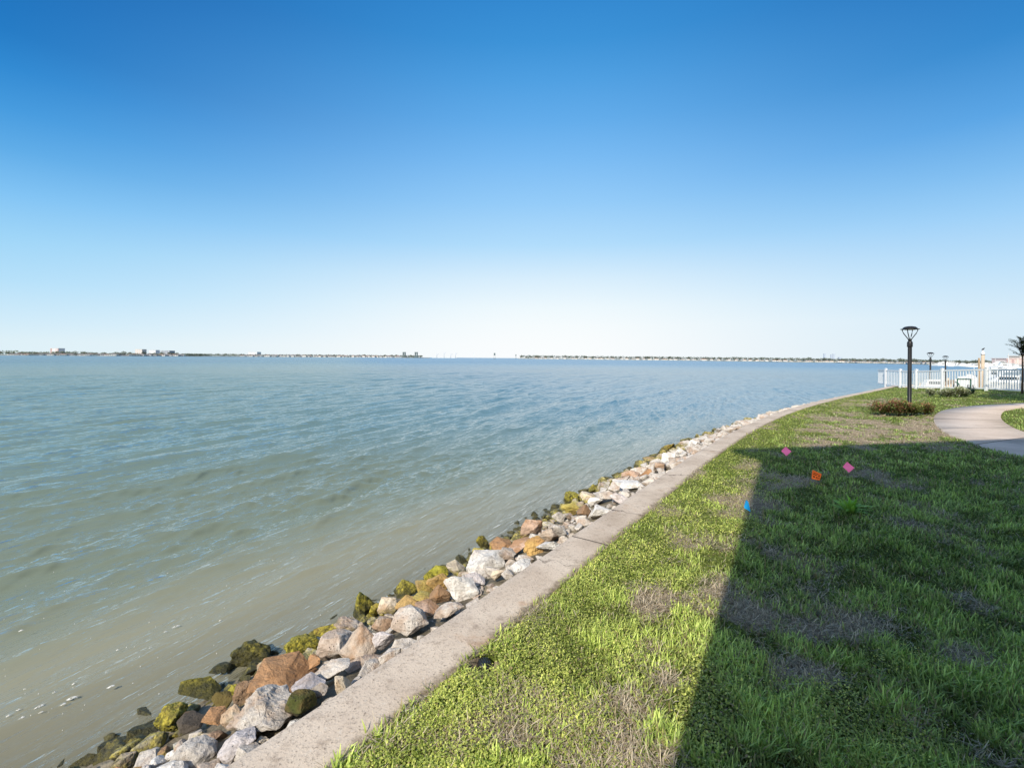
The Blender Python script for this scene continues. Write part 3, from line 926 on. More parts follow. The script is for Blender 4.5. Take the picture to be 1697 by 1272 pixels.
# px, py, width, height in the photograph, kind, tint, label
NEAR = [
 (430, 1180, 108, 62, 'craggy', 'white', 'largest craggy white boulder at the near end of the seawall'),
 (386, 1188, 34, 36, 'round', 'cream', 'small cream stone on the water side of the largest craggy white boulder'),
 (290, 1186, 56, 40, 'craggy', 'moss', 'weedy green rock at the waterline, nearest of all the mossy rocks'),
 (331, 1143, 58, 46, 'angular', 'brightmoss', 'bright yellow green mossy rock standing at the near waterline'),
 (312, 1196, 46, 24, 'flat', 'dark', 'dark wet stone between the nearest weedy rock and the largest white boulder'),
 (357, 1185, 42, 22, 'flat', 'rust', 'thin rusty slab low beside the largest craggy white boulder'),
 (368, 1160, 32, 30, 'angular', 'darkmoss', 'small dark green stone behind the bright yellow green mossy rock'),
 (391, 1141, 30, 24, 'angular', 'brightmoss', 'small yellow green stone between the near mossy rock and the rusty slab'),
 (407, 1146, 38, 32, 'craggy', 'brown', 'rough brown stone just above the largest craggy white boulder'),
 (416, 1088, 60, 42, 'craggy', 'moss', 'dark weedy boulder standing out into the water before the rusty slab'),
 (366, 1110, 38, 30, 'flat', 'dark', 'dark wet rock in the water before the weedy boulder'),
 (466, 1117, 108, 40, 'flat', 'rust', 'long flat orange rust coloured slab lying across the near rocks'),
 (447, 1106, 34, 22, 'angular', 'cream', 'small tan stone on the water end of the long rusty slab'),
 (518, 1097, 28, 22, 'angular', 'rust', 'small rusty wedge below the pitted whitish boulder'),
 (500, 1070, 52, 36, 'craggy', 'moss', 'rough green brown rock at the waterline below the pitted boulder'),
 (520, 1045, 32, 22, 'angular', 'yellow', 'small yellow weedy stone at the waterline above the green brown rock'),
 (557, 1070, 62, 50, 'round', 'white', 'pitted whitish rounded boulder beside the pointed rusty streaked rock'),
 (599, 1070, 62, 72, 'pointed', 'beige', 'pointed white topped rock with rusty streaked sides'),
 (508, 1141, 58, 40, 'angular', 'lilac', 'pale lilac white stone between the rusty slab and the seawall'),
 (549, 1112, 60, 40, 'angular', 'white', 'white stone lying against the seawall below the pointed rock'),
 (566, 1130, 44, 26, 'angular', 'cream', 'pale yellowish stone touching the seawall below the pointed rock'),
 (499, 1165, 48, 40, 'round', 'darkmoss', 'dark green stone wedged between the largest white boulder and seawall'),
 (527, 1147, 28, 34, 'angular', 'grey', 'grey slab on edge against the seawall near the dark green stone'),
 (548, 1047, 48, 28, 'angular', 'yellow', 'yellow green stone behind the pitted whitish boulder'),
 (597, 1006, 40, 56, 'angular', 'moss', 'tall pointed green mossy rock with an orange edge at the waterline'),
 (624, 1005, 26, 44, 'angular', 'yellow', 'upright yellow green stone next to the tall pointed green rock'),
 (581, 1036, 50, 28, 'craggy', 'grey', 'grey mossy stone below the tall pointed green rock'),
 (563, 991, 38, 13, 'flat', 'cream', 'flat tan rock awash in the water off the pointed green rock'),
 (642, 1003, 32, 30, 'round', 'cream', 'whitish stone with a yellow side behind the upright yellow green stone'),
 (637, 1030, 44, 46, 'angular', 'beige', 'pinkish beige block with a dark shaded face above the lilac stone'),
 (636, 1058, 38, 38, 'angular', 'lilac', 'lilac white stone between the pointed rusty streaked rock and beige block'),
 (679, 1032, 54, 54, 'round', 'white', 'big smooth whitish boulder with a dark gap beside it at the seawall'),
 (674, 1002, 44, 28, 'angular', 'ochre', 'ochre rust stone behind the big smooth whitish boulder'),
 (703, 1008, 46, 22, 'flat', 'pinktan', 'flat pinkish brown slab above the dark gap at the seawall'),
 (670, 976, 40, 18, 'angular', 'yellow', 'low yellow green stone at the waterline behind the ochre stone'),
 (725, 951, 38, 30, 'angular', 'brightmoss', 'brightest yellow green mossy stone at the waterline'),
 (728, 967, 38, 32, 'angular', 'ochre', 'ochre block just below the brightest yellow green stone'),
 (703, 973, 34, 26, 'round', 'yellow', 'yellow rounded stone between two ochre blocks'),
 (727, 986, 34, 34, 'pointed', 'brown', 'brown orange wedge with a dark face beside the whitest boulder'),
 (701, 991, 38, 15, 'flat', 'yellow', 'thin yellow grey slab under the yellow rounded stone'),
 (756, 942, 34, 26, 'angular', 'cream', 'tan yellow stone at the waterline above the whitest boulder'),
 (764, 977, 56, 44, 'angular', 'bright', 'whitest angular boulder against the middle of the near seawall'),
 (804, 931, 64, 42, 'round', 'bright', 'large bright white boulder above the whitest angular one'),
 (859, 938, 46, 30, 'angular', 'bright', 'long bright white stone touching the seawall edge'),
 (826, 947, 30, 24, 'angular', 'cream', 'small cream stone between two bright white boulders'),
 (840, 951, 26, 20, 'angular', 'white', 'small white chip beside the long bright white stone'),
 (787, 961, 38, 26, 'angular', 'lilac', 'pale pinkish stone wedged above the whitest angular boulder'),
 (744, 1013, 46, 28, 'round', 'white', 'whitish stone at the seawall past the dark gap'),
 (828, 903, 46, 28, 'flat', 'rust', 'rust brown block at the waterline in the middle of the rocks'),
 (800, 900, 18, 30, 'angular', 'yellow', 'narrow upright yellow stone beside the rust brown block'),
 (788, 917, 28, 18, 'angular', 'yellow', 'yellow orange stone below the narrow upright yellow stone'),
 (879, 878, 46, 34, 'angular', 'pinktan', 'large pinkish tan boulder above the rust brown block'),
 (861, 905, 50, 28, 'angular', 'pinktan', 'broad pinkish tan block below the large pinkish tan boulder'),
 (885, 905, 36, 26, 'craggy', 'ochre', 'ochre stone right of the broad pinkish tan block'.replace('right of', 'on the seawall side of')),
 (844, 918, 36, 20, 'craggy', 'grey', 'grey tan stone below the broad pinkish tan block'),
 (906, 889, 34, 20, 'angular', 'beige', 'tan stone on the seawall side of the large pinkish tan boulder'),
 (927, 881, 24, 24, 'angular', 'bright', 'white stone touching the seawall past the tan stone'),
 (908, 903, 38, 22, 'angular', 'bright', 'white slab leaning on the seawall near the ochre stone'),
 (927, 857, 22, 20, 'angular', 'white', 'single pale angular stone among yellow weedy rocks'),
 (944, 827, 28, 26, 'craggy', 'moss', 'green weedy boulder standing highest at the waterline far along the rocks'),
 (967, 846, 26, 22, 'angular', 'brown', 'brown stone on the seawall side of the far green weedy boulder'),
 (946, 844, 30, 20, 'angular', 'yellow', 'yellow stone below the far green weedy boulder'),
 (972, 821, 32, 20, 'flat', 'cream', 'flat cream stone behind the far green weedy boulder'),
 (986, 828, 32, 24, 'angular', 'bright', 'white stone past the flat cream stone'),
 (991, 847, 40, 26, 'angular', 'bright', 'broad white block against the seawall past the brown stone'),
 (1010, 822, 30, 22, 'angular', 'white', 'white stone between the broad white block and the next white stones'),
 (1026, 826, 28, 18, 'angular', 'lilac', 'pale stone touching the seawall past the broad white block'),
 (984, 809, 26, 14, 'angular', 'yellow', 'small yellow stone at the waterline past the flat cream stone'),
 (1043, 803, 46, 18, 'flat', 'bright', 'long low white slab below two tan rounded rocks'),
 (1045, 788, 28, 22, 'round', 'pinktan', 'pinkish tan rounded rock above the long low white slab'),
 (1067, 785, 28, 24, 'angular', 'rust', 'rust coloured rock beside the pinkish tan rounded rock'),
 (1091, 774, 28, 20, 'angular', 'beige', 'tan rock on the seawall side of the rust coloured rock'),
 (1076, 762, 30, 16, 'flat', 'pinktan', 'flat tan rock at the waterline past the rust coloured rock'),
 (1106, 744, 32, 16, 'angular', 'pinktan', 'tan and white rock standing alone at the far waterline'),
 (1108, 760, 26, 18, 'angular', 'bright', 'white stone between the lone tan rock and the seawall'),
 (1125, 752, 30, 18, 'angular', 'bright', 'white block near the seawall past the lone tan rock'),
 (1150, 735, 26, 16, 'angular', 'bright', 'rounded white stone at the far waterline past the white block'),
 (1170, 727, 26, 13, 'angular', 'white', 'pale stone near the far end of the visible rocks'),
]

used = []
nrk = 0
order = random.Random(4)


def put_rock(kind, x, y, z, sx, sy, sz, tint, label, group, tilt=0.35, me=None, yaw=None):
    g = order
    me = me or g.choice(ROCKS[kind])
    o = link('riprap_rock', me, None, (x, y, z), label=label, cat='rock', group=group)
    o.scale = (sx, sy, sz)
    o.rotation_euler = (g.gauss(0, tilt), g.gauss(0, tilt), g.uniform(0, 6.28) if yaw is None else yaw)
    c = TINT[tint]; j = g.uniform(0.9, 1.08)
    if y > 7 and tint in ('bright', 'white', 'cream', 'lilac'): j *= 1.14
    o.color = (min(1, c[0] * j), min(1, c[1] * j), min(1, c[2] * j), c[3])
    return o


for i, (px, py, w_, h_, kind, tint, lab) in enumerate(NEAR):
    x, y, z, s = on_slope(px, py)
    m = y / F
    W = w_ * m * 0.60; H = h_ * m * 0.52
    yaw = order.uniform(-0.35, 0.35) + (0.9 if kind == 'flat' else 0)
    if kind == 'pointed': W *= 1.05; H *= 0.72
    if kind == 'flat': H = max(H * 0.9, W * 0.30)
    o = put_rock(kind, x, y, z, W, W * order.uniform(.78, .95), max(H, W * 0.40), tint, lab, 'riprap rocks along the seawall', 0.12 if kind in ('pointed', 'flat') else 0.3, yaw=yaw)
    used.append((x, y, W))


def fill_rocks():
    g = random.Random(8)
    pts = []
    # candidates along the revetment, nearest first
    arcs = np.arange(8.0, 60.0, 0.06)
    k0 = len(used)
    placed = list(used)
    n = 0
    names = {'bright': 'white', 'white': 'whitish', 'cream': 'cream', 'beige': 'beige', 'pinktan': 'pinkish tan', 'rust': 'rust brown', 'ochre': 'ochre', 'yellow': 'yellowish', 'moss': 'mossy green', 'darkmoss': 'dark mossy', 'brown': 'brown', 'grey': 'grey', 'lilac': 'pale', 'brightmoss': 'bright mossy'}
    cand = []
    for _ in range(15000):
        arc = 9.0 + 43 * g.random() ** 1.6; s = g.uniform(0.10, 2.25)
        x, y = at_wall(arc, s)
        if y < 1.2 or (y > 9 and s > 1.95): continue
        cand.append((y, x, s))
    g.shuffle(cand)
    for y, x, s in cand:
        r = g.uniform(0.045, 0.15) if y < 8 else g.uniform(0.11, 0.25)
        if y > 14: r *= 1.25
        bad = False
        for (ux, uy, ur) in placed:
            if (ux - x) ** 2 + (uy - y) ** 2 < ((0.62 if y > 8 else 0.55) * (ur + r)) ** 2: bad = True; break
        if bad: continue
        placed.append((x, y, r)); pts.append((x, y, s, r))
    pts.sort(key=lambda p: p[1])
    return pts, names


FILL, NM = fill_rocks()
LIM = 300 - len(NEAR)
rest = bmesh.new()
g2 = random.Random(21)
for i, (x, y, s, r) in enumerate(FILL):
    if s < 0.75: tint = g2.choice(['bright', 'bright', 'white', 'white', 'lilac', 'cream', 'beige'])
    elif s < 1.3: tint = g2.choice(['white', 'bright', 'cream', 'beige', 'pinktan', 'rust', 'ochre'])
    elif s < 1.75: tint = g2.choice(['beige', 'pinktan', 'rust', 'ochre', 'yellow', 'moss', 'cream', 'brown'])
    else: tint = g2.choice(['moss', 'yellow', 'darkmoss', 'brown', 'yellow', 'moss'])
    if y > 12 and s < 1.9 and g2.random() < 0.6: tint = g2.choice(['bright', 'white', 'white', 'cream', 'beige', 'grey'])
    if y > 9 and tint in ('moss', 'darkmoss', 'brightmoss'): tint = g2.choice(['pinktan', 'beige', 'cream', 'rust', 'yellow'])
    kind = g2.choice(['angular', 'angular', 'round', 'flat', 'craggy'])
    z = float(zrev(s)) + r * (0.10 if y < 9 else 0.25)
    where = 'against the seawall' if s < 0.7 else ('amid the rock slope' if s < 1.4 else 'at the waterline')
    if s > 2.0: where = 'half sunk in water off the rocks'
    sz_ = 'chip' if r < 0.12 else ('stone' if r < 0.19 else 'block')
    reach = 'near end' if y < 4.5 else ('middle' if y < 9 else ('far half' if y < 16 else 'far end'))
    lab = '%s %s %s, %s of the seawall' % (NM[tint], sz_, where, reach)
    if i < LIM:
        put_rock(kind, x, y, z, r, r * g2.uniform(.75, 1), r * g2.uniform(.6, .85), tint, lab, lab.replace('stone', 'stones').replace('chip', 'chips').replace('block', 'blocks'), 0.3)
    else:
        tmp = bmesh.new(); tmp.from_mesh(g2.choice(ROCKS['angular']))
        bmesh.ops.transform(tmp, matrix=Matrix.Translation((x, y, z)) @ Matrix.Rotation(g2.uniform(0, 6), 4, 'Z') @ Matrix.Diagonal((r, r * .85, r * .7, 1)), verts=tmp.verts)
        mt = bpy.data.meshes.new('tmp'); tmp.to_mesh(mt); rest.from_mesh(mt); tmp.free(); bpy.data.meshes.remove(mt)
if len(rest.verts):
    o = link('rubble', from_bm('rubble', rest, M_rock), kind='stuff', label='pale riprap rubble trailing away along the far curve of the seawall')
    o.color = (0.62, 0.57, 0.51, 0.3)
print('ROCKS fill', len(FILL), 'near', len(NEAR))

# ------------------------------------------------------------------ the building behind the viewer (its shadow lies on the lawn)
def build_building():
    P1 = Vector(on_plane(1213, 744))
    H = 10.0
    Lh = H / math.tan(SUN_EL)
    T = P1 - Vector((sdir.x, sdir.y)) * Lh
    u = Vector((0.981, 0.195)); v = Vector((-0.195, 0.981))
    C = T + u * 0.45 - v * 0.42
    root = empty('apartment_building', (C.x, C.y, 0), math.atan2(u.y, u.x), label='beige stucco apartment building behind the viewer that shades the lawn', cat='building')
    W, D, Hw = 34.0, 14.0, H - 0.32
    bm = bmesh.new(); box(bm, (0, -D, -0.3), (W, 0, Hw)); link('wall', from_bm('wall', bm, M_stucco), root)
    bm = bmesh.new(); box(bm, (-0.45, -D - .4, Hw), (W + .3, 0.42, H)); link('roof', from_bm('roof', bm, M_roofw), root)
    for fl in range(3):
        for k in range(7):
            x0 = 1.6 + k * 4.7; z0 = 0.15 + fl * 3.2
            bm = bmesh.new(); box(bm, (x0, 0.003, z0), (x0 + 2.2, 0.05, z0 + 2.1)); f = link('window', from_bm('window', bm, M_white), root)
            bm = bmesh.new()
            box(bm, (x0 + .07, 0.052, z0 + .07), (x0 + 1.06, 0.06, z0 + 2.03)); box(bm, (x0 + 1.14, 0.052, z0 + .07), (x0 + 2.13, 0.06, z0 + 2.03))
            link('pane', from_bm('pane', bm, M_glass), f)
    return root


build_building()

# ------------------------------------------------------------------ leaf clusters
def leaf_cloud(name, centres, radii, n, size, c0, c1, mat=None, flat=0.25, asp=0.55, zmin=0.0, sc=4.0, alt=None):
    """many small leaf faces spread through several lobes; size in m"""
    g = np.random.default_rng(abs(hash(name)) % 1000 + n + len(centres))
    g = np.random.default_rng(n + 13 * len(centres))
    k = g.integers(0, len(centres), n)
    C = np.array(centres)[k]; Rr = np.array(radii)[k]
    d = g.normal(size=(n, 3)); d /= np.linalg.norm(d, axis=1)[:, None]
    rr = g.random(n) ** 0.45
    P = C + d * Rr * rr[:, None]
    keep = (P[:, 2] > zmin) & (fbm(P[:, 0] * sc + P[:, 2] * 3, P[:, 1] * sc - P[:, 2] * 2, 91, 3) > 0.40)
    P, d, rr = P[keep], d[keep], rr[keep]
    m = len(P)
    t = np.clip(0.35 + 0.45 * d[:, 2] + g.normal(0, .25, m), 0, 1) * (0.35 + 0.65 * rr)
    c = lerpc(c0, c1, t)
    if alt is not None:
        k_ = g.random(m) < 0.38
        c[k_] = lerpc(np.array(alt) * .4, alt, t[k_])
    return leaves_mesh(P, size * (0.6 + 0.8 * g.random(m)), g.normal(.3, .6, m), g.random(m) * 6.283, c, name, mat or M_leaf, asp)


# ------------------------------------------------------------------ lamp posts
def make_lamp(pxx, pyb, loc, label, group, H=3.42):
    root = empty('lamp_post', loc, 0.35, label=label, cat='lamp post', group=group)
    h = H / 3.42
    bm = bmesh.new()
    lathe(bm, [(0.15, 0), (0.15, 0.04), (0.105, 0.10), (0.07, 0.16), (0.066, 2.6), (0.062, 2.64)], 16)
    for k in range(8):                                   # fluted shaft
        a = k * math.pi / 4
        tube(bm, [(0.064 * math.cos(a), 0.064 * math.sin(a), 0.2), (0.062 * math.cos(a), 0.062 * math.sin(a), 2.56)], 0.008, 5)
    link('pole', from_bm('pole', bm, M_black), root)
    bm = bmesh.new()
    lathe(bm, [(0.088, 2.58), (0.092, 2.60), (0.092, 2.76), (0.075, 2.80), (0.05, 2.83), (0.03, 2.84)], 16)
    link('collar', from_bm('collar', bm, M_black), root)
    for k in range(4):
        a = k * math.pi / 2 + 0.2
        ca, sa = math.cos(a), math.sin(a)
        bm = bmesh.new()
        tube(bm, [(r * ca, r * sa, z) for r, z in ((0.03, 2.80), (0.055, 2.90), (0.13, 3.02), (0.20, 3.13), (0.245, 3.24), (0.25, 3.30))], [0.02, 0.017, 0.016, 0.016, 0.015, 0.015], 8)
        link('arm', from_bm('arm', bm, M_black), root)
    bm = bmesh.new()
    lathe(bm, [(0.01, 3.285), (0.27, 3.285), (0.305, 3.292), (0.305, 3.312), (0.235, 3.325), (0.225, 3.36), (0.17, 3.40), (0.08, 3.42), (0.01, 3.425)], 24)
    hd = link('lamp_head', from_bm('lamp_head', bm, M_black), root)
    bm = bmesh.new(); lathe(bm, [(0.01, 3.268), (0.16, 3.270), (0.17, 3.283), (0.01, 3.283)], 18)
    link('lens', from_bm('lens', bm, M_lens), hd)
    return root


lx, ly, lz = ground(1507, 680)
lamp0 = make_lamp(0, 0, (lx, ly, lz), 'tall black lamp post rising from the reddish shrubs on the lawn', None)
lamp0.scale.z = (at_depth(1508, ly, py=540.3)[2] - lz) / 3.425


def copy_thing(src, loc, rz=None, **kw):
    o = src.copy(); COL.objects.link(o); o.location = loc
    if rz is not None: o.rotation_euler.z = rz
    for ch in list(src.children):
        c = ch.copy(); COL.objects.link(c); c.parent = o
        for gc in list(ch.children):
            d = gc.copy(); COL.objects.link(d); d.parent = c
    return tag(o, **kw)


for px, d, top, lab in ((1542, 45.0, 583.6, 'distant black lamp post just behind the white fence, nearer of two'), (1567, 55.0, 589.3, 'smallest and farthest black lamp post behind the white fence')):
    x, y, zt = at_depth(px, d, py=top)
    copy_thing(lamp0, (x, y, zt - 3.42), 0.9, label=lab).scale = (1, 1, 1)

# ------------------------------------------------------------------ shrubs
def shrub(px, py, wpx, hpx, c0, c1, label, cat='shrub', n=2600, lobes=7, size=0.06, seed=1, group=None, asp=0.55, alt=None):
    x, y, z = ground(px, py)
    m = y / F
    W, H = wpx * m / 2, hpx * m
    g = random.Random(seed)
    root = empty('shrub', (x, y, z), 0, label=label, cat=cat, group=group)
    cs, rs = [], []
    for k in range(lobes):
        a = k * 6.283 / lobes + g.uniform(-.3, .3); q = g.uniform(.25, .62)
        hh = g.uniform(.35, .62) * H
        cs.append((math.cos(a) * q * W, math.sin(a) * q * W * .8, hh)); rs.append((W * .48, W * .42, H * g.uniform(.3, .42)))
    cs.append((0, 0, H * .5)); rs.append((W * .55, W * .5, H * .5))
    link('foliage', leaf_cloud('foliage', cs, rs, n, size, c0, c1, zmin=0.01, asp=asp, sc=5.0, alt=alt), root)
    bm = bmesh.new()
    for k in range(7):
        a = g.uniform(0, 6.28); q = g.uniform(.2, .6) * W
        tube(bm, [(0, 0, -0.02), (math.cos(a) * q * .4, math.sin(a) * q * .4, H * .25), (math.cos(a) * q, math.sin(a) * q, H * .62)], [0.012, 0.009, 0.004], 6)
    link('stem', from_bm('stem', bm, M_bark), root)
    return root


RED0, RED1 = (0.07, 0.075, 0.025), (0.62, 0.30, 0.21)
shrub(1462, 687, 52, 24, RED0, RED1, 'reddest low shrub on the lawn side of the lamp post bed', seed=2, n=4200, alt=(0.30, 0.40, 0.12))
shrub(1489, 689, 50, 29, (0.045, 0.035, 0.015), (0.56, 0.27, 0.16), 'reddish shrub in front of the tall lamp post foot', seed=3, n=4200, alt=(0.30, 0.40, 0.12))
shrub(1512, 688, 44, 22, (0.035, 0.05, 0.012), (0.40, 0.36, 0.11), 'greener shrub close by the foot of the tall lamp post', seed=4, n=3600, alt=(0.30, 0.40, 0.12))
shrub(1533, 686, 34, 20, (0.05, 0.03, 0.015), (0.52, 0.27, 0.15), 'small reddish brown shrub between the lamp post and the footpath', seed=5, n=3000, alt=(0.30, 0.40, 0.12))
SIL0, SIL1 = (0.16, 0.18, 0.12), (0.80, 0.80, 0.64)
shrub(1541, 656, 15, 13, SIL0, SIL1, 'smallest silvery shrub before the white fence', seed=6, n=1500, size=0.09)
shrub(1570, 657.5, 26, 16, SIL0, SIL1, 'silvery leaved shrub below the green metal frame', seed=7, n=2600, size=0.09)
shrub(1592, 657.5, 26, 18, (0.07, 0.085, 0.05), (0.72, 0.72, 0.54), 'silvery shrub with dark gaps beside the spiky dark plant', seed=8, n=2600, size=0.09)


def spiky(px, py, wpx, hpx, label, name='agave', c0=(0.02, 0.04, 0.035), c1=(0.08, 0.14, 0.12), n=46, wid=0.07, cat='plant', lean=(0.1, 1.25), curl=0.25):
    x, y, z = ground(px, py); m = y / F
    g = np.random.default_rng(n)
    L = hpx * m * (0.75 + .35 * g.random(n))
    le = lean[0] + (lean[1] - lean[0]) * g.random(n)
    me = blades_mesh(np.zeros((n, 3)) + g.normal(0, 0.02, (n, 3)) * (1, 1, 0), L, np.full(n, wid), g.random(n) * 6.283, le, np.full(n, curl) * (0.5 + g.random(n)), lerpc(c0, c1, g.random(n)), name, M_leaf)
    return link(name, me, None, (x, y, z), label=label, cat=cat)


spiky(1609, 652.5, 16, 15, 'spiky dark blue green plant beside the silvery shrubs')
# the broad weed standing in the shaded lawn
def weed():
    x, y, z = ground(1408, 852)
    g = np.random.default_rng(3)
    n = 34
    L = 0.20 + 0.16 * g.random(n); le = 0.15 + 1.0 * g.random(n)
    me = blades_mesh(np.zeros((n, 3)) + g.normal(0, 0.015, (n, 3)) * (1, 1, .2) + (0, 0, .01), L, 0.030 + 0.018 * g.random(n), g.random(n) * 6.283, le, 0.3 + .5 * g.random(n),
                     lerpc((0.22, 0.42, 0.06), (0.48, 0.78, 0.16), g.random(n)), 'weed', M_leaf)
    link('weed', me, None, (x, y, z), label='tall bright green leafy weed standing in the shaded lawn', cat='weed')


weed()

# ------------------------------------------------------------------ survey flags
def flag_mat(name, col):
    t = NT(name)
    tc = t.n('ShaderNodeTexCoord').outputs['Object']
    c = t.mix(t.noise(tc, 9, 3), tuple(q * .86 for q in col), col)
    p = t.pbr(c, 0.45, None, 0, 0.4)
    t.l(c, p.inputs['Emission Color']); p.inputs['Emission Strength'].default_value = 0.42      # added glow, like fluorescent dye, lifting the shaded flags
    tr = t.n('ShaderNodeBsdfTranslucent'); t.l(c, tr.inputs['Color'])
    mxs = t.n('ShaderNodeMixShader'); mxs.inputs[0].default_value = 0.2
    t.l(p.outputs[0], mxs.inputs[1]); t.l(tr.outputs[0], mxs.inputs[2])
    return t.done(mxs)


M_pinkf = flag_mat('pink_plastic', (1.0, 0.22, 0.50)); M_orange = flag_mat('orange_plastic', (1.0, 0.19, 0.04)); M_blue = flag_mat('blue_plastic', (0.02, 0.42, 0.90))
M_ink = simple('black_ink', (0.10, 0.02, 0.01), 0.6, .1); M_wire = simple('galvanised_wire', (0.3, 0.3, 0.3), 0.4, .1, metal=0.6)


def pin_flag(fpx, fpy, gpy, pts, mat, label, ink=None, gpx=None):
    """pts: flag outline in photo pixels about (fpx, fpy); stands upright at the depth of its stake"""
    gx, gy, gz_ = ground(gpx or fpx, gpy)
    m = gy / F
    cx, cy, cz = at_depth(fpx, gy, py=fpy)
    root = empty('pin_flag', (gx, gy, gz_), 0, label=label, cat='marker flag')
    bm = bmesh.new(); n = 8
    q = [Vector((a * m, 0, -b * m)) for a, b in pts]
    grid = []
    for i in range(n + 1):
        row = []
        for j in range(n + 1):
            a, b = i / n, j / n
            p = (q[0] * (1 - a) + q[1] * a) * (1 - b) + (q[3] * (1 - a) + q[2] * a) * b
            p.y = 0.010 * math.sin(a * 4 + b * 2.5) + 0.016 * (a - .5)
            row.append(bm.verts.new(p))
        grid.append(row)
    for i in range(n):
        for j in range(n):
            f = bm.faces.new((grid[i][j], grid[i + 1][j], grid[i + 1][j + 1], grid[i][j + 1])); f.smooth = True
    fl = link('flag', from_bm('flag', bm, mat), root, (cx - gx, 0, cz - gz_))
    if ink:
        bm = bmesh.new()
        for a0, a1, b0, b1 in ink:
            vs = []
            for a, b in ((a0, b0), (a1, b0), (a1, b1), (a0, b1)):
                p = (q[0] * (1 - a) + q[1] * a) * (1 - b) + (q[3] * (1 - a) + q[2] * a) * b
                p.y = 0.010 * math.sin(a * 4 + b * 2.5) + 0.016 * (a - .5) - 0.003
                vs.append(bm.verts.new(p))
            bm.faces.new(vs)
        link('print', from_bm('print', bm, M_ink), fl)
    bm = bmesh.new()
    top = Vector((cx - gx, 0.006, cz - gz_)) + q[3] * 0.9
    tube(bm, [(0, 0, -0.05), tuple(top * 0.5), tuple(top), tuple(Vector((cx - gx, 0.008, cz - gz_)) + q[0] * .9)], 0.0026, 6)
    link('stake', from_bm('stake', bm, M_wire), root)
    return root


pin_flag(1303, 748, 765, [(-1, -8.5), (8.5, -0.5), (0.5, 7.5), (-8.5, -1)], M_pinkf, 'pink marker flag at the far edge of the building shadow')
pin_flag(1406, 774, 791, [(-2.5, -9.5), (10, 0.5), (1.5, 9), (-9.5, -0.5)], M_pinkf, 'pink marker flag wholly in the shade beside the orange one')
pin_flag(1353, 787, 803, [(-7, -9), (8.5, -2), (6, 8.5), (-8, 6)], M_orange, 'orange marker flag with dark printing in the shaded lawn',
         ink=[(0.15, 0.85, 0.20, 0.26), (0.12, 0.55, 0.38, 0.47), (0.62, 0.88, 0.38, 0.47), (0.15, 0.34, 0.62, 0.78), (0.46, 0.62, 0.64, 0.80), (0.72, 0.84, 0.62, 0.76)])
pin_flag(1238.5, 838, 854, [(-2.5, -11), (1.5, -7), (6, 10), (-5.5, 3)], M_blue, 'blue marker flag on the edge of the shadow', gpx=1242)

# ------------------------------------------------------------------ black drain fitting beside the seawall
def drain():
    x, y = on_plane(803, 1101, -0.05)
    root = empty('drain_cap', (x, y, -0.085), 0.4, label='black round drain cap sunk in a sandy hole beside the seawall', cat='drain cap')
    bm = bmesh.new()
    lathe(bm, [(0.045, -0.1), (0.048, 0.03), (0.05, 0.045), (0.044, 0.058), (0.03, 0.064), (0.012, 0.067), (0.002, 0.067)], 24)
    body = link('lid', from_bm('lid', bm, M_black), root)
    bm = bmesh.new()
    for k in range(5): box(bm, (-0.034 + k * .015, -0.03, 0.055), (-0.028 + k * .015, 0.03, 0.0695 - abs(k - 2) * .003))
    link('slot', from_bm('slot', bm, M_glass), body)
    bm = bmesh.new()
    lathe(bm, [(0.052, -0.06), (0.056, 0.02), (0.085, 0.032), (0.105, 0.024), (0.115, -0.06)], 28)
    for v in bm.verts: v.co += Vector((mnoise.noise(v.co * 22) * .008, mnoise.noise(v.co * 22 + Vector((5, 0, 0))) * .008, mnoise.noise(v.co * 18) * .010))
    link('collar', from_bm('collar', bm, simple('sandy_soil', (0.30, 0.24, 0.17), 0.95, .35, 30, bump=.6)), root)


drain()

# ------------------------------------------------------------------ white picket fence
FP = [(1454.5, 38.4), (1468, 36.5), (1492, 34.4), (1518.6, 32.4), (1561.5, 30.0), (1634.7, 27.0), (1704, 24.7), (1795, 22.3)]


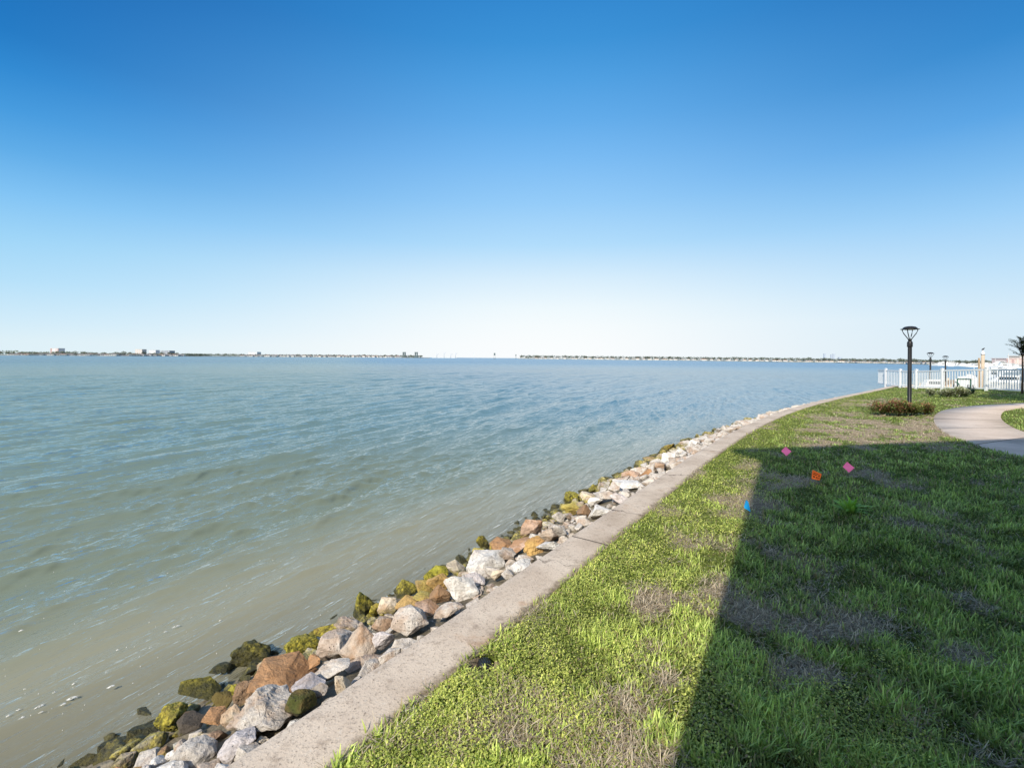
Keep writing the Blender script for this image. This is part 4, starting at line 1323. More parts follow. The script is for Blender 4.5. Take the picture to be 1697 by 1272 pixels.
def fence():
    pos = []
    for px, d in FP:
        x, y, _ = at_depth(px, d, z=0.1); pos.append(Vector((x, y, float(gz(x, y)))))
    root = empty('picket_fence', pos[1], 0, label='white vinyl picket fence closing off the end of the lawn', cat='fence')
    base = pos[1].copy()
    Hf = 1.30
    for i, p in enumerate(pos):
        if i == 0: continue
        bm = bmesh.new(); q = p - base
        box(bm, (q.x - .065, q.y - .065, q.z - .1), (q.x + .065, q.y + .065, q.z + Hf + .06))
        po = link('post', from_bm('post', bm, M_white), root)
        bm = bmesh.new()
        box(bm, (q.x - .082, q.y - .082, q.z + Hf + .06), (q.x + .082, q.y + .082, q.z + Hf + .085))
        b = [bm.verts.new((q.x + a * .07, q.y + c * .07, q.z + Hf + .085)) for a, c in ((-1, -1), (1, -1), (1, 1), (-1, 1))]
        ap = bm.verts.new((q.x, q.y, q.z + Hf + .125))
        for k in range(4): bm.faces.new((b[k], b[(k + 1) % 4], ap))
        link('cap', from_bm('cap', bm, M_white), po)
    for a, c in zip(pos[:-1], pos[1:]):
        a, c = a - base, c - base
        d = (c - a); L = Vector((d.x, d.y)).length; ang = math.atan2(d.y, d.x)
        bm = bmesh.new()
        M = Matrix.Translation(a) @ Matrix.Rotation(ang, 4, 'Z')
        sl_ = d.z / L
        def bb(x0, x1, y0, y1, z0, z1):
            for v in box(bm, (x0, y0, z0), (x1, y1, z1)):
                v.co.z += sl_ * v.co.x
                v.co = M @ v.co
        bb(.06, L - .06, -.025, .025, 0.09, 0.17); bb(.06, L - .06, -.025, .025, Hf - .10, Hf - .01)
        n = (15 if c.x + base.x < 28.6 or L > 2.6 else 9) if L > 1.2 else 5
        for k in range(n):
            xx = .06 + (k + .5) * (L - .12) / n
            bb(xx - .026, xx + .026, -.011, .011, 0.17, Hf - .10)
        link('panel', from_bm('panel', bm, M_white), root)
    return pos


FPOS = fence()

# ------------------------------------------------------------------ green metal frame standing at the fence (open bench end)
def green_frame():
    x, y, z = ground(1587, 652)
    y -= 0.35
    m = y / F
    root = empty('bench_frame', (x, y, z), 0, label='dark green square metal frame standing behind the silvery shrubs', cat='metal frame')
    w2, H = 11 * m, at_depth(1587, y, py=628)[2] - z
    bm = bmesh.new(); tube(bm, [(-w2, 0, H), (w2, 0, H)], 0.032, 8); link('rail', from_bm('rail', bm, M_green), root)
    for sx in (-1, 1):
        bm = bmesh.new(); tube(bm, [(sx * w2, 0, 0), (sx * w2, 0, H)], 0.030, 8); link('leg', from_bm('leg', bm, M_green), root)
    bm = bmesh.new(); tube(bm, [(-w2 - .05, 0.06, H * .80), (-w2 - .12, -0.2, H * .72), (-w2 - .12, -0.3, 0)], 0.028, 8); link('arm', from_bm('arm', bm, M_green), root)
    bm = bmesh.new(); tube(bm, [(-w2, -0.002, H * .30), (w2, -0.002, H * .30)], 0.022, 8); link('brace', from_bm('brace', bm, M_green), root)


green_frame()

# ------------------------------------------------------------------ trees at the right edge
def feather_tree(name, loc, H, label, spread, n_br=15, seed=3, lean=0.0):
    g = random.Random(seed)
    root = empty(name, loc, 0, label=label, cat='tree')
    bm = bmesh.new()
    fork = H * 0.62
    tube(bm, [(0, 0, -.1), (0.02, 0, H * .3), (0.03 + lean, 0.02, fork)], [0.055, 0.045, 0.034], 8)
    ends = []
    for a, q in ((2.9, .30), (0.2, .25), (1.6, .12), (4.6, .2)):
        e = (0.03 + lean + math.cos(a) * q * spread, math.sin(a) * q * spread, H * .84)
        tube(bm, [(0.03 + lean, .02, fork - .02), ((e[0] + .03) * .6, e[1] * .6, H * .74), e], [0.024, 0.018, 0.010], 6)
        ends.append(e)
    link('trunk', from_bm('trunk', bm, M_bark), root)
    # feathery sprays: a thin rib with needles on both sides
    rng = np.random.default_rng(seed)
    P, Ln, Wd, Az, Le, Cu, Co = [], [], [], [], [], [], []
    for k in range(n_br * 3):
        a = g.uniform(0, 6.283); zz = g.uniform(.62, .98) * H
        L = spread * g.uniform(.55, 1.0) * (1.15 - (zz / H - .6) * 1.3)
        o = Vector((0.03 + lean, 0, zz)); up = g.uniform(.35, .85)
        for j in range(46):
            t = (j + .5) / 46
            p = o + Vector((math.cos(a), math.sin(a), 0)) * L * t + Vector((0, 0, L * (up * t - .12 * t * t)))
            for sd in (-1, 1):
                P.append(p + Vector((g.gauss(0, .01), g.gauss(0, .01), g.gauss(0, .02)))); Ln.append(.16 * (1 - .5 * t) * g.uniform(.7, 1.2)); Wd.append(.022)
                Az.append(a + sd * g.uniform(.5, 1.0)); Le.append(g.uniform(1.0, 1.5)); Cu.append(.25); Co.append(g.random())
    me = blades_mesh(np.array(P), np.array(Ln), np.array(Wd), np.array(Az), np.array(Le), np.array(Cu), lerpc((0.03, 0.05, 0.02), (0.12, 0.16, 0.08), np.array(Co)), 'crown', M_leaf)
    link('crown', me, root)
    return root


x, y, z = at_depth(1694, 24.2, py=649)
feather_tree('young_tree', (x, y, z), at_depth(1694, 24.2, py=556)[2] - z, 'young feathery tree with slim dark trunk at the white fence', 0.85)


def shade_tree(name, loc, H, rad, label):
    root = empty(name, loc, 0, label=label, cat='tree')
    g = random.Random(9)
    bm = bmesh.new()
    tube(bm, [(0, 0, -.1), (.05, .03, H * .25), (0, 0, H * .45)], [.17, .13, .10], 10)
    cs, rs = [], []
    for k in range(10):
        a = k * .63 * 2; q = g.uniform(.3, .75) * rad; zz = H * g.uniform(.5, .85)
        cs.append((math.cos(a) * q, math.sin(a) * q, zz)); rs.append((rad * .42, rad * .42, H * .13))
        tube(bm, [(0, 0, H * .42), (math.cos(a) * q * .5, math.sin(a) * q * .5, zz * .85), cs[-1]], [.06, .04, .015], 6)
    link('trunk', from_bm('trunk', bm, M_bark), root)
    link('crown', leaf_cloud('crown', cs, rs, 16000, 0.16, (0.03, 0.05, 0.015), (0.12, 0.18, 0.05), sc=1.3), root)


shade_tree('shade_tree', (21.9, 15.2, 0.0), 10.5, 2.7, 'round leafy shade tree standing past the footpath beyond the picture edge')

# ------------------------------------------------------------------ marina behind the fence
def piling(px, d, top, r, label, mat=M_tanpole, cap=True, lean=0.0, group=None):
    x, y, zt = at_depth(px, d, py=top)
    root = empty('dock_piling', (x, y, ZW - 1.0), 0, label=label, cat='piling', group=group)
    H = zt - (ZW - 1.0)
    bm = bmesh.new(); hc = r * 2.6 if cap else 0
    tube(bm, [(-lean * H, 0, 0), (-lean * H * .5, 0, H * .5), (0, 0, H - hc)], [r, r * .98, r * .92], 12)
    link('post', from_bm('post', bm, mat), root)
    if cap:
        bm = bmesh.new(); lathe(bm, [(r * 1.08, H - hc - .04), (r * 1.08, H - hc * .75), (r * .5, H - hc * .2), (r * .12, H), (0.01, H + .01)], 14)
        c = link('cap', from_bm('cap', bm, M_white), root)
    return root, x, y, zt


piling(1629, 38.0, 580.5, 0.125, 'tall tan piling with a white cone cap rising above the fence', lean=.012)
piling(1622.5, 39.5, 593, 0.075, 'thin brown piling leaning close beside the tall white capped one', mat=M_wood, cap=False, lean=-.01)


def bird():
    x, y, zt = at_depth(1629, 38.0, py=580.5)
    bm = bmesh.new()
    rings = []
    for t, r_, zz in ((-.13, .012, .035), (-.09, .035, .055), (-.03, .065, .085), (.03, .07, .11), (.08, .045, .145), (.11, .036, .175), (.14, .022, .18), (.18, .004, .172)):
        rings.append([bm.verts.new((t, r_ * .8 * math.cos(k * math.pi / 4), zz + r_ * math.sin(k * math.pi / 4))) for k in range(8)])
    for a, b in zip(rings, rings[1:]):
        for k in range(8): bm.faces.new((a[k], a[(k + 1) % 8], b[(k + 1) % 8], b[k])).smooth = True
    bm.faces.new(rings[0]); bm.faces.new(rings[-1])
    for sy in (-.02, .02): tube(bm, [(0, sy, .07), (.01, sy, -0.01)], .006, 5)
    link('bird', from_bm('bird', bm, simple('dark_feathers', (0.03, 0.03, 0.035), .7, .3, 30)), None, (x, y, zt + .01), label='small dark bird perched on the white cap of the tall piling', cat='bird')


bird()


def dock(p0, p1, w_, z, label, step=2.4, group=None):
    root = empty('dock', (p0[0], p0[1], z), math.atan2(p1[1] - p0[1], p1[0] - p0[0]), label=label, cat='dock', group=group)
    L = math.hypot(p1[0] - p0[0], p1[1] - p0[1])
    bm = bmesh.new()
    n = int(L / .15)
    for k in range(n): box(bm, (k * L / n, -w_ / 2, -.04), ((k + .93) * L / n, w_ / 2, 0))
    link('deck', from_bm('deck', bm, M_wood), root)
    bm = bmesh.new()
    for sy in (-1, 1): box(bm, (0, sy * (w_ / 2 - .06) - .03, -.26), (L, sy * (w_ / 2 - .06) + .03, -.043))
    link('beam', from_bm('beam', bm, M_tanpole), root)
    k = 0.15
    while k < L:
        for sy in (-1, 1):
            bm = bmesh.new(); tube(bm, [(k, sy * (w_ / 2 + .10), -2.0), (k, sy * (w_ / 2 + .10), 0.28)], [.11, .105], 10)
            link('pile', from_bm('pile', bm, M_tanpole), root)
        k += step


# walkway with the small lamps, and the docks seen through the pickets
xa, ya, _ = at_depth(1536, 42.0, z=-.5); xb, yb, _ = at_depth(1575, 57.0, z=-.5)
dock((33.5, 37.5), (xb + 4, yb + 2.6), 2.0, -0.42, 'wooden dock carrying the two small lamp posts behind the fence')
dock((31.8, 24.0), (31.8, 34.5), 1.3, -0.30, 'tan wooden dock running along behind the white pickets')


def boat(loc, rz, L, label, top=True, group=None, hull=M_boat, s=1.0):
    root = empty('motor_boat', loc, rz, label=label, cat='boat', group=group)
    B = L * .15; n = 14
    bm = bmesh.new(); rings = []
    for i in range(n + 1):
        t = i / n; x = (t - .5) * L
        w_ = B * (1 - max(0, (t - .55) / .45) ** 2.2) + .02
        sh = .75 * L / 7 * (1 + .35 * t * t); k = -0.30 * (1 - max(0, (t - .75) / .25) ** 2)
        xs = x + max(0, t - .7) * .5
        rings.append([bm.verts.new(v) for v in ((x, 0, k), (x, -w_ * .75, k * .3 + .05), (xs, -w_ * 1.08, sh), (xs, -w_ * .95, sh + .02), (xs, -w_ * .9, sh - .18), (xs, w_ * .9, sh - .18), (xs, w_ * .95, sh + .02), (xs, w_ * 1.08, sh), (x, w_ * .75, k * .3 + .05))])
    for a, b in zip(rings, rings[1:]):
        for k in range(9): bm.faces.new((a[k], a[(k + 1) % 9], b[(k + 1) % 9], b[k]))
    bm.faces.new(rings[0]); bm.faces.new(rings[-1])
    link('hull', from_bm('hull', bm, hull), root)
    sh = .75 * L / 7
    bm = bmesh.new()
    vs = box(bm, (-.06 * L, -B * .62, sh - .15), (.24 * L, B * .62, sh + .75))
    for v in vs:
        if v.co.z > sh: v.co.x = v.co.x * .72 + (.0 if v.co.x < 0.05 else -.03 * L); v.co.y *= .85
    cb = link('cabin', from_bm('cabin', bm, M_boat), root)
    bm = bmesh.new()
    box(bm, (-.03 * L, -B * .60, sh + .34), (.145 * L, B * .60, sh + .60))
    link('window', from_bm('window', bm, M_glass), cb)
    if top:
        bm = bmesh.new(); box(bm, (-.16 * L, -B * .75, sh + 1.45), (.13 * L, B * .75, sh + 1.52)); link('roof', from_bm('roof', bm, M_white), root)
        for sx, sy in ((-.14, 1), (-.14, -1), (.11, 1), (.11, -1)):
            bm = bmesh.new(); tube(bm, [(sx * L, sy * B * .66, sh + .05), (sx * L, sy * B * .66, sh + 1.46)], .025, 6); link('roof_post', from_bm('roof_post', bm, M_white), root)
    bm = bmesh.new(); box(bm, (-.54 * L, -.22, .1), (-.49 * L, .22, sh + .35)); link('outboard', from_bm('outboard', bm, M_black if not top else M_white), root)
    return root


def boat_px(px, d, rz, L, label, **kw):
    x, y, _ = at_depth(px, d, z=ZW + .02)
    return boat((x, y, ZW + .02), rz, L, label, **kw)


boat_px(1551, 41.0, 2.75, 4.6, 'low white open boat seen through the pickets below the two small lamps', top=False)
boat_px(1672, 43.0, 2.9, 8.2, 'big white cabin boat standing higher than the fence near the young tree')
boat_px(1634, 62.0, 0.4, 8.0, 'white boat with a hard top moored past the capped piling')


def sailboat(px, d, masttop, label, L=8.5):
    x, y, _ = at_depth(px, d, z=ZW)
    r = boat((x, y, ZW), 0.3, L, label, top=False)
    r.name = 'sailboat'
    H = at_depth(px, d, py=masttop)[2] - ZW
    bm = bmesh.new(); tube(bm, [(0.05, 0, .4), (0.05, 0, H)], [.07, .05], 8); link('mast', from_bm('mast', bm, M_lens), r)
    bm = bmesh.new(); tube(bm, [(0.05, 0, 1.6), (-.38 * L, 0, 1.5)], [.05, .05], 8); link('boom', from_bm('boom', bm, M_lens), r)


sailboat(1671, 90, 585, 'pale sailboat with a bare thin mast before the pink building')
sailboat(1649, 120, 594, 'sailboat with a short thin mast among the far moored boats')

# ------------------------------------------------------------------ the far shore
SH = [(-170, 900), (-20, 950), (60, 1000), (200, 1100), (300, 1250), (400, 1500), (550, 1700), (700, 1900), (712, 1950)]
SH2 = [(858, 1900), (960, 1500), (1140, 1050), (1300, 690), (1440, 500), (1540, 385), (1600, 310), (1700, 270), (1850, 240)]


def shore_d(px):
    T_ = SH if px < 780 else SH2
    return float(np.interp(px, [p[0] for p in T_], [p[1] for p in T_]))


def far_land():
    t = NT('far_bank')
    tc = t.n('ShaderNodeNewGeometry').outputs['Position']
    c = t.ramp(t.noise(tc, 0.06, 4), [(0.35, (0.16, 0.17, 0.12)), (0.6, (0.42, 0.40, 0.34))])
    mat = t.done(t.pbr(c, .95, None, 0, .1))
    for T_, a, b in ((SH, -170, 712), (SH2, 858, 1850)):
        v = []; f = []
        for i, px in enumerate(np.linspace(a, b, 90)):
            d = shore_d(px)
            for dd_, z in ((d, ZW - .3), (d + .6, ZW + .9), (d + 40, ZW + 1.4), (d + 300, ZW + 1.6)):
                x, y, _ = at_depth(px, dd_, z=ZW); v.append((x, y, z))
        for i in range(89):
            for j in range(3):
                p = i * 4 + j; f.append((p, p + 4, p + 5, p + 1))
        link('far_shore', np_mesh('far_shore', np.array(v), np.array(f), mat), kind='structure', label='low far shore across the bay')


far_land()
HZ = np.array((0.46, 0.50, 0.55))  # haze colour, painted into the far foliage by distance


def far_wood():
    g = np.random.default_rng(77)
    P, S, C = [], [], []
    for a, b, n in ((-170, 320, 3800), (300, 345, 1100), (345, 700, 3400), (862, 1600, 6500), (1600, 1850, 1500)):
        pxs = g.uniform(a, b, n)
        for px in pxs:
            d = shore_d(px) + g.uniform(14, 60)
            hpx = 3.1 + 2.2 * fbm(np.array([px * .06]), np.array([3.3]), 5, 4)[0]
            if px < 30: hpx += 2.0
            if 1150 < px < 1560: hpx += 0.3
            H = hpx * d / F * (.62 if px < 700 and px > 120 else 1)
            x, y, _ = at_depth(px, d, z=0)
            P.append((x, y, ZW + 1.2 + H * g.random() ** .7)); S.append(d * .0021 * g.uniform(.7, 1.5)); k = g.random()
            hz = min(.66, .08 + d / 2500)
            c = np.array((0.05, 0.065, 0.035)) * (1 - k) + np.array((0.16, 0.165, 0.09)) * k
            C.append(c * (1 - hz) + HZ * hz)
    P, S, C = np.array(P), np.array(S), np.array(C)
    n = len(P)
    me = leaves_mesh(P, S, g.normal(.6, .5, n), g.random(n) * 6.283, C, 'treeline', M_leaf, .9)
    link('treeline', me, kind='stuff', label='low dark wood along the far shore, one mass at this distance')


far_wood()


def far_box(bm, x0, x1, y0, y1, z0, z1, mi=0): box(bm, (x0, y0, z0), (x1, y1, z1), mi)


def house_mesh(seed, roofmat):
    g = random.Random(seed)
    bm = bmesh.new()
    W, D, Hh = g.uniform(.8, 1.2), .8, g.uniform(.32, .5)
    box(bm, (-W / 2, -D / 2, 0), (W / 2, D / 2, Hh), 0)
    e = .06; r = g.uniform(.18, .30)
    if seed % 2:
        v = [bm.verts.new(q) for q in ((-W / 2 - e, -D / 2 - e, Hh + .002), (W / 2 + e, -D / 2 - e, Hh + .002), (W / 2 + e, D / 2 + e, Hh + .002), (-W / 2 - e, D / 2 + e, Hh + .002), (-W / 2 * .4, 0, Hh + r), (W / 2 * .4, 0, Hh + r))]
        fs = ((0, 1, 5, 4), (1, 2, 5), (2, 3, 4, 5), (3, 0, 4), (3, 2, 1, 0))
    else:
        v = [bm.verts.new(q) for q in ((-W / 2 - e, -D / 2 - e, Hh + .002), (W / 2 + e, -D / 2 - e, Hh + .002), (W / 2 + e, D / 2 + e, Hh + .002), (-W / 2 - e, D / 2 + e, Hh + .002), (0, -D / 2 - e, Hh + r), (0, D / 2 + e, Hh + r))]
        fs = ((0, 1, 4), (1, 2, 5, 4), (2, 3, 5), (3, 0, 4, 5), (3, 2, 1, 0))
    for q in fs: bm.faces.new([v[k] for k in q]).material_index = 1
    for k in range(3):
        xx = -W / 2 + (k + .5) * W / 3
        box(bm, (xx - .07, -D / 2 - .012, Hh * .3), (xx + .07, -D / 2 - .003, Hh * .75), 2)
    return from_bm('house', bm, [M_hwall, roofmat, M_slab])


HM = [house_mesh(i, M_hroof if i % 3 else M_hroof2) for i in range(8)]
gh = random.Random(55)
# white waterfront houses
for a, b, n, wpx, lab, grp in ((16, 304, 44, 8.5, 'white low house among the trees of the far left shore', 'white houses on the left far shore'),
                               (400, 660, 46, 6.5, 'tiny white house with dark roof in the long far row', 'row of tiny white houses across the bay'),
                               (880, 1330, 44, 6.0, 'tiny white house under the long far wood', 'tiny white houses beneath the far wood'),
                               (1330, 1560, 26, 7.5, 'low white house on the shore below the hazy towers', 'low white houses below the hazy towers'),
                               (1575, 1690, 16, 9, 'white house crowded behind the far moored boats', 'white houses behind the marina')):
    for k in range(n):
        px = a + (k + gh.uniform(.15, .85)) * (b - a) / n
        d = shore_d(px) + gh.uniform(3, 13)
        W = wpx * gh.uniform(.7, 1.35) * d / F
        x, y, _ = at_depth(px, d, z=ZW + .8)
        o = link('house', gh.choice(HM), None, (x, y, ZW + .75), label=lab, cat='house', group=grp)
        hs = gh.uniform(.75, 1.0) * d / F * (5.2 if px < 800 else 4.6)
        o.scale = (W, W, hs); o.rotation_euler.z = gh.uniform(-.35, .35) - (px - CX) / 1100


def far_block(name, px0, px1, top, d, label, wallm, cat='building', panels=None, roofm=None, win=True):
    x0, y, z1 = at_depth(px0, d, py=top); x1, _, _ = at_depth(px1, d, py=top)
    root = empty(name, ((x0 + x1) / 2, y, ZW), 0, label=label, cat=cat)
    W = (x1 - x0); H = z1 - ZW; D = W * .8
    bm = bmesh.new(); box(bm, (-W / 2, 0, 0), (W / 2, D, H)); link('wall', from_bm('wall', bm, wallm), root)
    if panels:
        for a, b, m in panels:
            bm = bmesh.new(); box(bm, (-W / 2 + a * W, -.25, 0), (-W / 2 + b * W, -.003, H + .4)); link('stair_panel', from_bm('stair_panel', bm, m), root)
    bm = bmesh.new(); box(bm, (-W / 2 - .3, -.3, H + .003), (W / 2 + .3, D + .3, H + .5)); link('roof', from_bm('roof', bm, roofm or wallm), root)
    if win:
        nf = max(2, int(H / 3.2)); nw = max(2, int(W / 4.5))
        for i in range(nf):
            for j in range(nw):
                bm = bmesh.new(); xa = -W / 2 + (j + .28) * W / nw
                if panels and any(a * W - W / 2 - .5 < xa < b * W - W / 2 + .5 for a, b, _ in panels): bm.free(); continue
                box(bm, (xa, -.12, (i + .35) * H / nf), (xa + W / nw * .42, -.004, (i + .78) * H / nf)); link('window', from_bm('window', bm, M_hazelt), root)
    return root


far_block('condominium', 83.5, 97, 577, 1090, 'pinkish condominium tower with brick red ends on the left skyline', M_pale, panels=((0, .2, M_brickred), (.62, .74, M_pink), (.86, 1.0, M_brickred)))
far_block('apartment_block', 224, 235.5, 578.7, 1180, 'tan apartment block beside a pale one on the far left shore', M_tan)
far_block('apartment_block', 247, 258, 580, 1260, 'pale pinkish apartment block between the tan block and dark slab', M_pale)
far_block('office_slab', 266, 281, 581, 1250, 'dark flat topped slab building on the far left shore', M_slab)
far_block('apartment_block', 411, 426, 583, 1900, 'faint white block above the start of the tiny house row', M_pale)
far_block('waterfront_hotel', 1668, 1697, 594.5, 285, 'pink and red waterfront building beyond the marina', M_pink, panels=((0, .12, M_brickred), (.3, .42, M_brickred), (.55, .68, M_tan)))
far_block('apartment_block', 1690, 1712, 590.5, 300, 'orange tan block partly behind the young feathery tree', M_tan)
for a, b, top, lab in ((1366, 1369, 586, 'slimmest hazy tower at the left end of the far city skyline'.replace('at the left end of', 'standing apart before')), (1377.5, 1380, 587.5, 'hazy tower, first of the closest pair on the skyline'),
                       (1380.8, 1384, 586.5, 'taller hazy tower of the closest pair on the skyline'), (1391, 1396, 592, 'broad low hazy block at the end of the city skyline'),
                       (1370, 1374, 593.5, 'low dark hazy block between the slim tower and the pair')):
    far_block('skyscraper', a, b, top, 2600, lab, M_haze if 'dark' not in lab else M_slab, cat='tower', win=False)


def bridge_tower(px, label):
    d = 1880.0
    x, y, z1 = at_depth(px, d, py=583.2)
    root = empty('bridge_tower', (x, y, ZW), 0, label=label, cat='tower', group=None)
    H = z1 - ZW; u_ = d / F
    bm = bmesh.new(); box(bm, (-2.6 * u_, 0, 0), (2.6 * u_, 4 * u_, H * .40)); link('base', from_bm('base', bm, M_steelgreen), root)
    for sx in (-1, 1):
        bm = bmesh.new(); box(bm, (sx * 1.5 * u_ - .8 * u_, .3, H * .40 + .01), (sx * 1.5 * u_ + .8 * u_, 3 * u_, H * .82)); link('leg', from_bm('leg', bm, M_steelgreen), root)
    bm = bmesh.new(); box(bm, (-2.4 * u_, 0, H * .82 + .01), (2.4 * u_, 3.2 * u_, H)); link('top', from_bm('top', bm, M_steelgreen), root)


bridge_tower(669.5, 'blocky dark green lift tower at the house row side of the channel')
bridge_tower(689.5, 'blocky dark green lift tower next to the bare wooded point')
# low bridge deck between and beyond the towers
def far_deck():
    bm = bmesh.new()
    a = at_depth(672, 1890, z=0); b = at_depth(687, 1890, z=0)
    box(bm, (a[0], a[1], ZW + 1.5), (b[0], b[1] + 8, ZW + 4.2))
    root = link('bridge_span', from_bm('bridge_span', bm, M_steelgreen), None, label='low bridge span linking the two dark green towers', cat='bridge')


far_deck()
for px, top, lab in ((724, 586, 'faint pale crane mast nearest the wooded point'), (736, 583.5, 'tallest faint crane mast over the open water'), (747, 586, 'faint crane mast between the tallest and the last'), (755, 584.5, 'last faint crane mast before the open horizon')):
    x, y, z1 = at_depth(px, 2400, py=top)
    root = empty('crane', (x, y, ZW), 0, label=lab, cat='crane'); H = z1 - ZW
    bm = bmesh.new(); tube(bm, [(0, 0, 0), (0, 0, H)], 1.1, 6); link('mast', from_bm('mast', bm, M_haze), root)
    bm = bmesh.new(); tube(bm, [(-2, 0, H * .62), (9, 0, H * .98)], .8, 6); link('jib', from_bm('jib', bm, M_haze), root)
bm = bmesh.new(); a = at_depth(716, 2400, z=0); b = at_depth(757, 2400, z=0); box(bm, (a[0], a[1], ZW - .5), (b[0], b[1] + 20, ZW + 2.2))
link('quay', from_bm('quay', bm, M_hazelt), None, label='faint pale quay under the crane masts on the horizon', cat='quay')


def marker(px, d, top, w_, label, m=M_hazelt):
    x, y, z1 = at_depth(px, d, py=top)
    root = empty('channel_marker', (x, y, ZW - 1), 0, label=label, cat='channel marker'); H = z1 - ZW + 1; u_ = d / F
    for sx in (-1, 1):
        bm = bmesh.new(); tube(bm, [(sx * w_ * u_ * .5, 0, 0), (sx * w_ * u_ * .3, 0, H * .8)], .16 * u_, 6); link('leg', from_bm('leg', bm, m), root)
    bm = bmesh.new(); box(bm, (-w_ * u_ * .5, -.2, H * .62), (w_ * u_ * .5, .2, H)); link('board', from_bm('board', bm, m), root)
    bm = bmesh.new(); box(bm, (-w_ * u_ * .7, -w_ * u_ * .4, .3), (w_ * u_ * .7, w_ * u_ * .4, 1.9)); link('footing', from_bm('footing', bm, m), root)


marker(785.5, 1500, 585.3, 1.3, 'pale slim channel marker standing alone in the open horizon gap', M_hazelt)
marker(819.7, 1300, 584.8, 2.6, 'dark channel marker in the middle of the open horizon gap', M_steelgreen)
marker(855, 1700, 587, 1.5, 'dark marker post at the tip of the far wooded shore', M_steelgreen)

# boats moored along the far side of the marina
gb = random.Random(12)
bm0 = bmesh.new()
box(bm0, (-.5, -.15, 0), (.42, .15, .16)); v_ = box(bm0, (.42, -.15, .0), (.58, .15, .16))
for q in v_:
    if q.co.x > .5: q.co.y *= .1; q.co.z += .03
box(bm0, (-.2, -.11, .161), (.2, .11, .30)); box(bm0, (-.13, -.112, .19), (.17, .112, .26), 1); box(bm0, (-.16, -.10, .302), (.08, .10, .40)); box(bm0, (-.14, -.102, .33), (.07, .102, .375), 1)
FB = from_bm('moored_boat', bm0, [M_boat, M_glass])
for k in range(22):
    px = 1556 + k * 6.4 + gb.uniform(-2, 2)
    d = shore_d(px) - gb.uniform(8, 70)
    x, y, _ = at_depth(px, d, z=ZW)
    o = link('moored_boat', FB, None, (x, y, ZW - .02), label='small white cabin boat moored along the far side of the marina', cat='boat', group='white boats moored across the marina')
    L = gb.uniform(6, 10.5); o.scale = (L, L, L * gb.uniform(.5, .8)); o.rotation_euler.z = gb.uniform(-.6, .6) + (3.1416 if gb.random() < .5 else 0)
x, y, _ = at_depth(1573, 300, z=ZW)
o = link('yacht', FB, None, (x, y, ZW - .02), label='largest white yacht on the far side of the marina', cat='boat'); o.scale = (20, 18, 7.5)

# individual trees that stand out along the far shore
def crown_mesh(seed, palm=False):
    g = np.random.default_rng(seed)
    if palm:
        n = 40
        me = blades_mesh(np.tile([[0, 0, .8]], (n, 1)), np.full(n, .38), np.full(n, .07), g.random(n) * 6.28, g.uniform(.5, 1.4, n), np.full(n, .7), lerpc((.05, .06, .035), (.15, .16, .09), g.random(n)), 'far_tree', M_leaf)
        return me
    n = 190
    d = g.normal(size=(n, 3)); d /= np.linalg.norm(d, axis=1)[:, None]
    P = d * (g.random(n) ** .4)[:, None] * (.48, .48, .36) + (0, 0, .62)
    return leaves_mesh(P, np.full(n, .16), g.normal(.3, .6, n), g.random(n) * 6.28, lerpc((.13, .15, .13), (.26, .28, .22), g.random(n)), 'far_tree', M_leaf, .8)


CM = [crown_mesh(i) for i in range(5)]
gt = random.Random(31)
for a, b, n, lab, grp, hh in ((-20, 300, 40, 'dark rounded tree standing among houses on the far left shore', 'trees on the left far shore', (4.5, 7.5)),
                         (305, 342, 10, 'dark low tree in the long dark clump on the far shore', 'trees of the dark far clump', (3.8, 4.8)),
                         (345, 700, 40, 'tiny dark tree between the tiny white houses across the bay', 'trees in the tiny house row', (3.0, 5.0)),
                         (860, 1330, 60, 'tiny tree rising from the long wood across the bay', 'trees of the long far wood', (4.0, 6.2)),
                         (1330, 1690, 50, 'dark tree on the far shore beyond the lamp posts', 'trees on the far shore behind the lamp posts', (5.0, 8.0))):
    for k in range(n):
        px = a + (k + gt.random()) * (b - a) / n
        d = shore_d(px) + gt.uniform(10, 40)
        h = gt.uniform(*hh) * d / F
        x, y, _ = at_depth(px, d, z=0)
        o = link('far_tree', gt.choice(CM), None, (x, y, ZW + .9), label=lab, cat='tree', group=grp)
        o.scale = (h * gt.uniform(.9, 1.6), h * 1.2, h); o.rotation_euler.z = gt.uniform(0, 6)

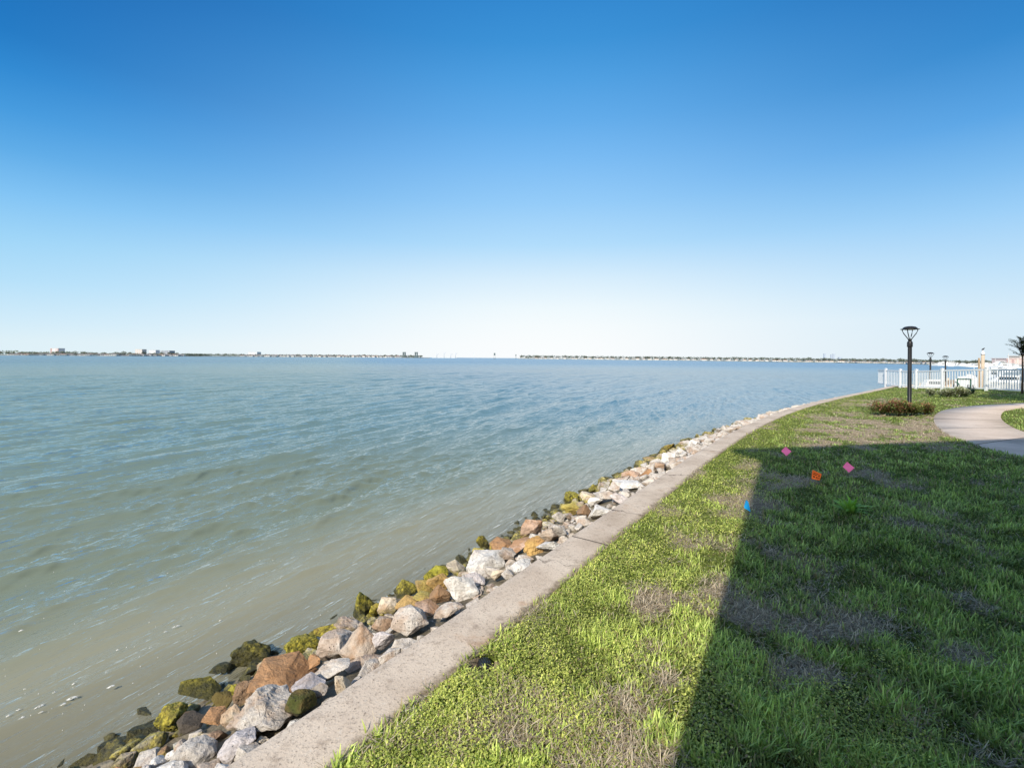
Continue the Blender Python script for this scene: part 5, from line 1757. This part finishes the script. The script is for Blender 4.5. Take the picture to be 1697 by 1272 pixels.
# ------------------------------------------------------------------ foam flecks drifting off the rocks
def foam():
    g = np.random.default_rng(14)
    V, Fc = [], []
    big = [(120, 1160, 13, 5), (66, 1174, 7, 5), (184, 1141, 7, 4), (104, 1171, 5, 3), (291, 1041, 7, 4), (274, 1050, 3, 2), (37, 1193, 5, 3), (35, 1048, 4, 2), (250, 1076, 3, 2), (122, 1137, 4, 1.6), (90, 1151, 4, 1.5), (195, 1080, 3, 1.4), (68, 1184, 4, 2), (14, 1190, 4, 2), (30, 1180, 5, 1.6), (365, 1031, 3, 1.5)]
    for _ in range(70):
        px, py = g.uniform(0, 560), g.uniform(930, 1215)
        x, y = on_plane(px, py, ZW)
        s = wall_dist(x, y)[0][0]
        if 2.2 < s < 7.5: big.append((px, py, g.uniform(.4, 1.4), g.uniform(.3, .9)))
    for px, py, a, b in big:
        a *= .8; b *= .8
        x, y = on_plane(px, py, ZW); m = y / F
        n = 12; base = len(V); r0 = g.random() * 6
        for k in range(n):
            t = k / n * 6.283; q = 0.6 + 0.6 * abs(math.sin(t * 2.5 + r0)) * g.uniform(.5, 1.2)
            V.append((x + math.cos(t) * a * .6 * m * q + math.sin(t) * b * m * q * .8, y + math.sin(t) * b * m * 1.5 * q + .15 * a * m * math.cos(t) * q, ZW + .022))
        V.append((x, y, ZW + .034))
        for k in range(n): Fc.append((base + k, base + (k + 1) % n, base + n))
    t = NT('foam')
    tc = t.n('ShaderNodeNewGeometry').outputs['Position']
    n_ = t.noise(tc, 55, 4, .7)
    d = t.n('ShaderNodeBsdfDiffuse'); d.inputs['Color'].default_value = (.72, .72, .68, 1)
    tr = t.n('ShaderNodeBsdfTransparent')
    mx_ = t.n('ShaderNodeMixShader'); t.l(t.maprange(n_, .36, .56), mx_.inputs[0]); t.l(tr.outputs[0], mx_.inputs[1]); t.l(d.outputs[0], mx_.inputs[2])
    link('foam', np_mesh('foam', np.array(V), np.array(Fc), t.done(mx_)), kind='stuff', label='small white foam flecks drifting on the shallow water')


foam()
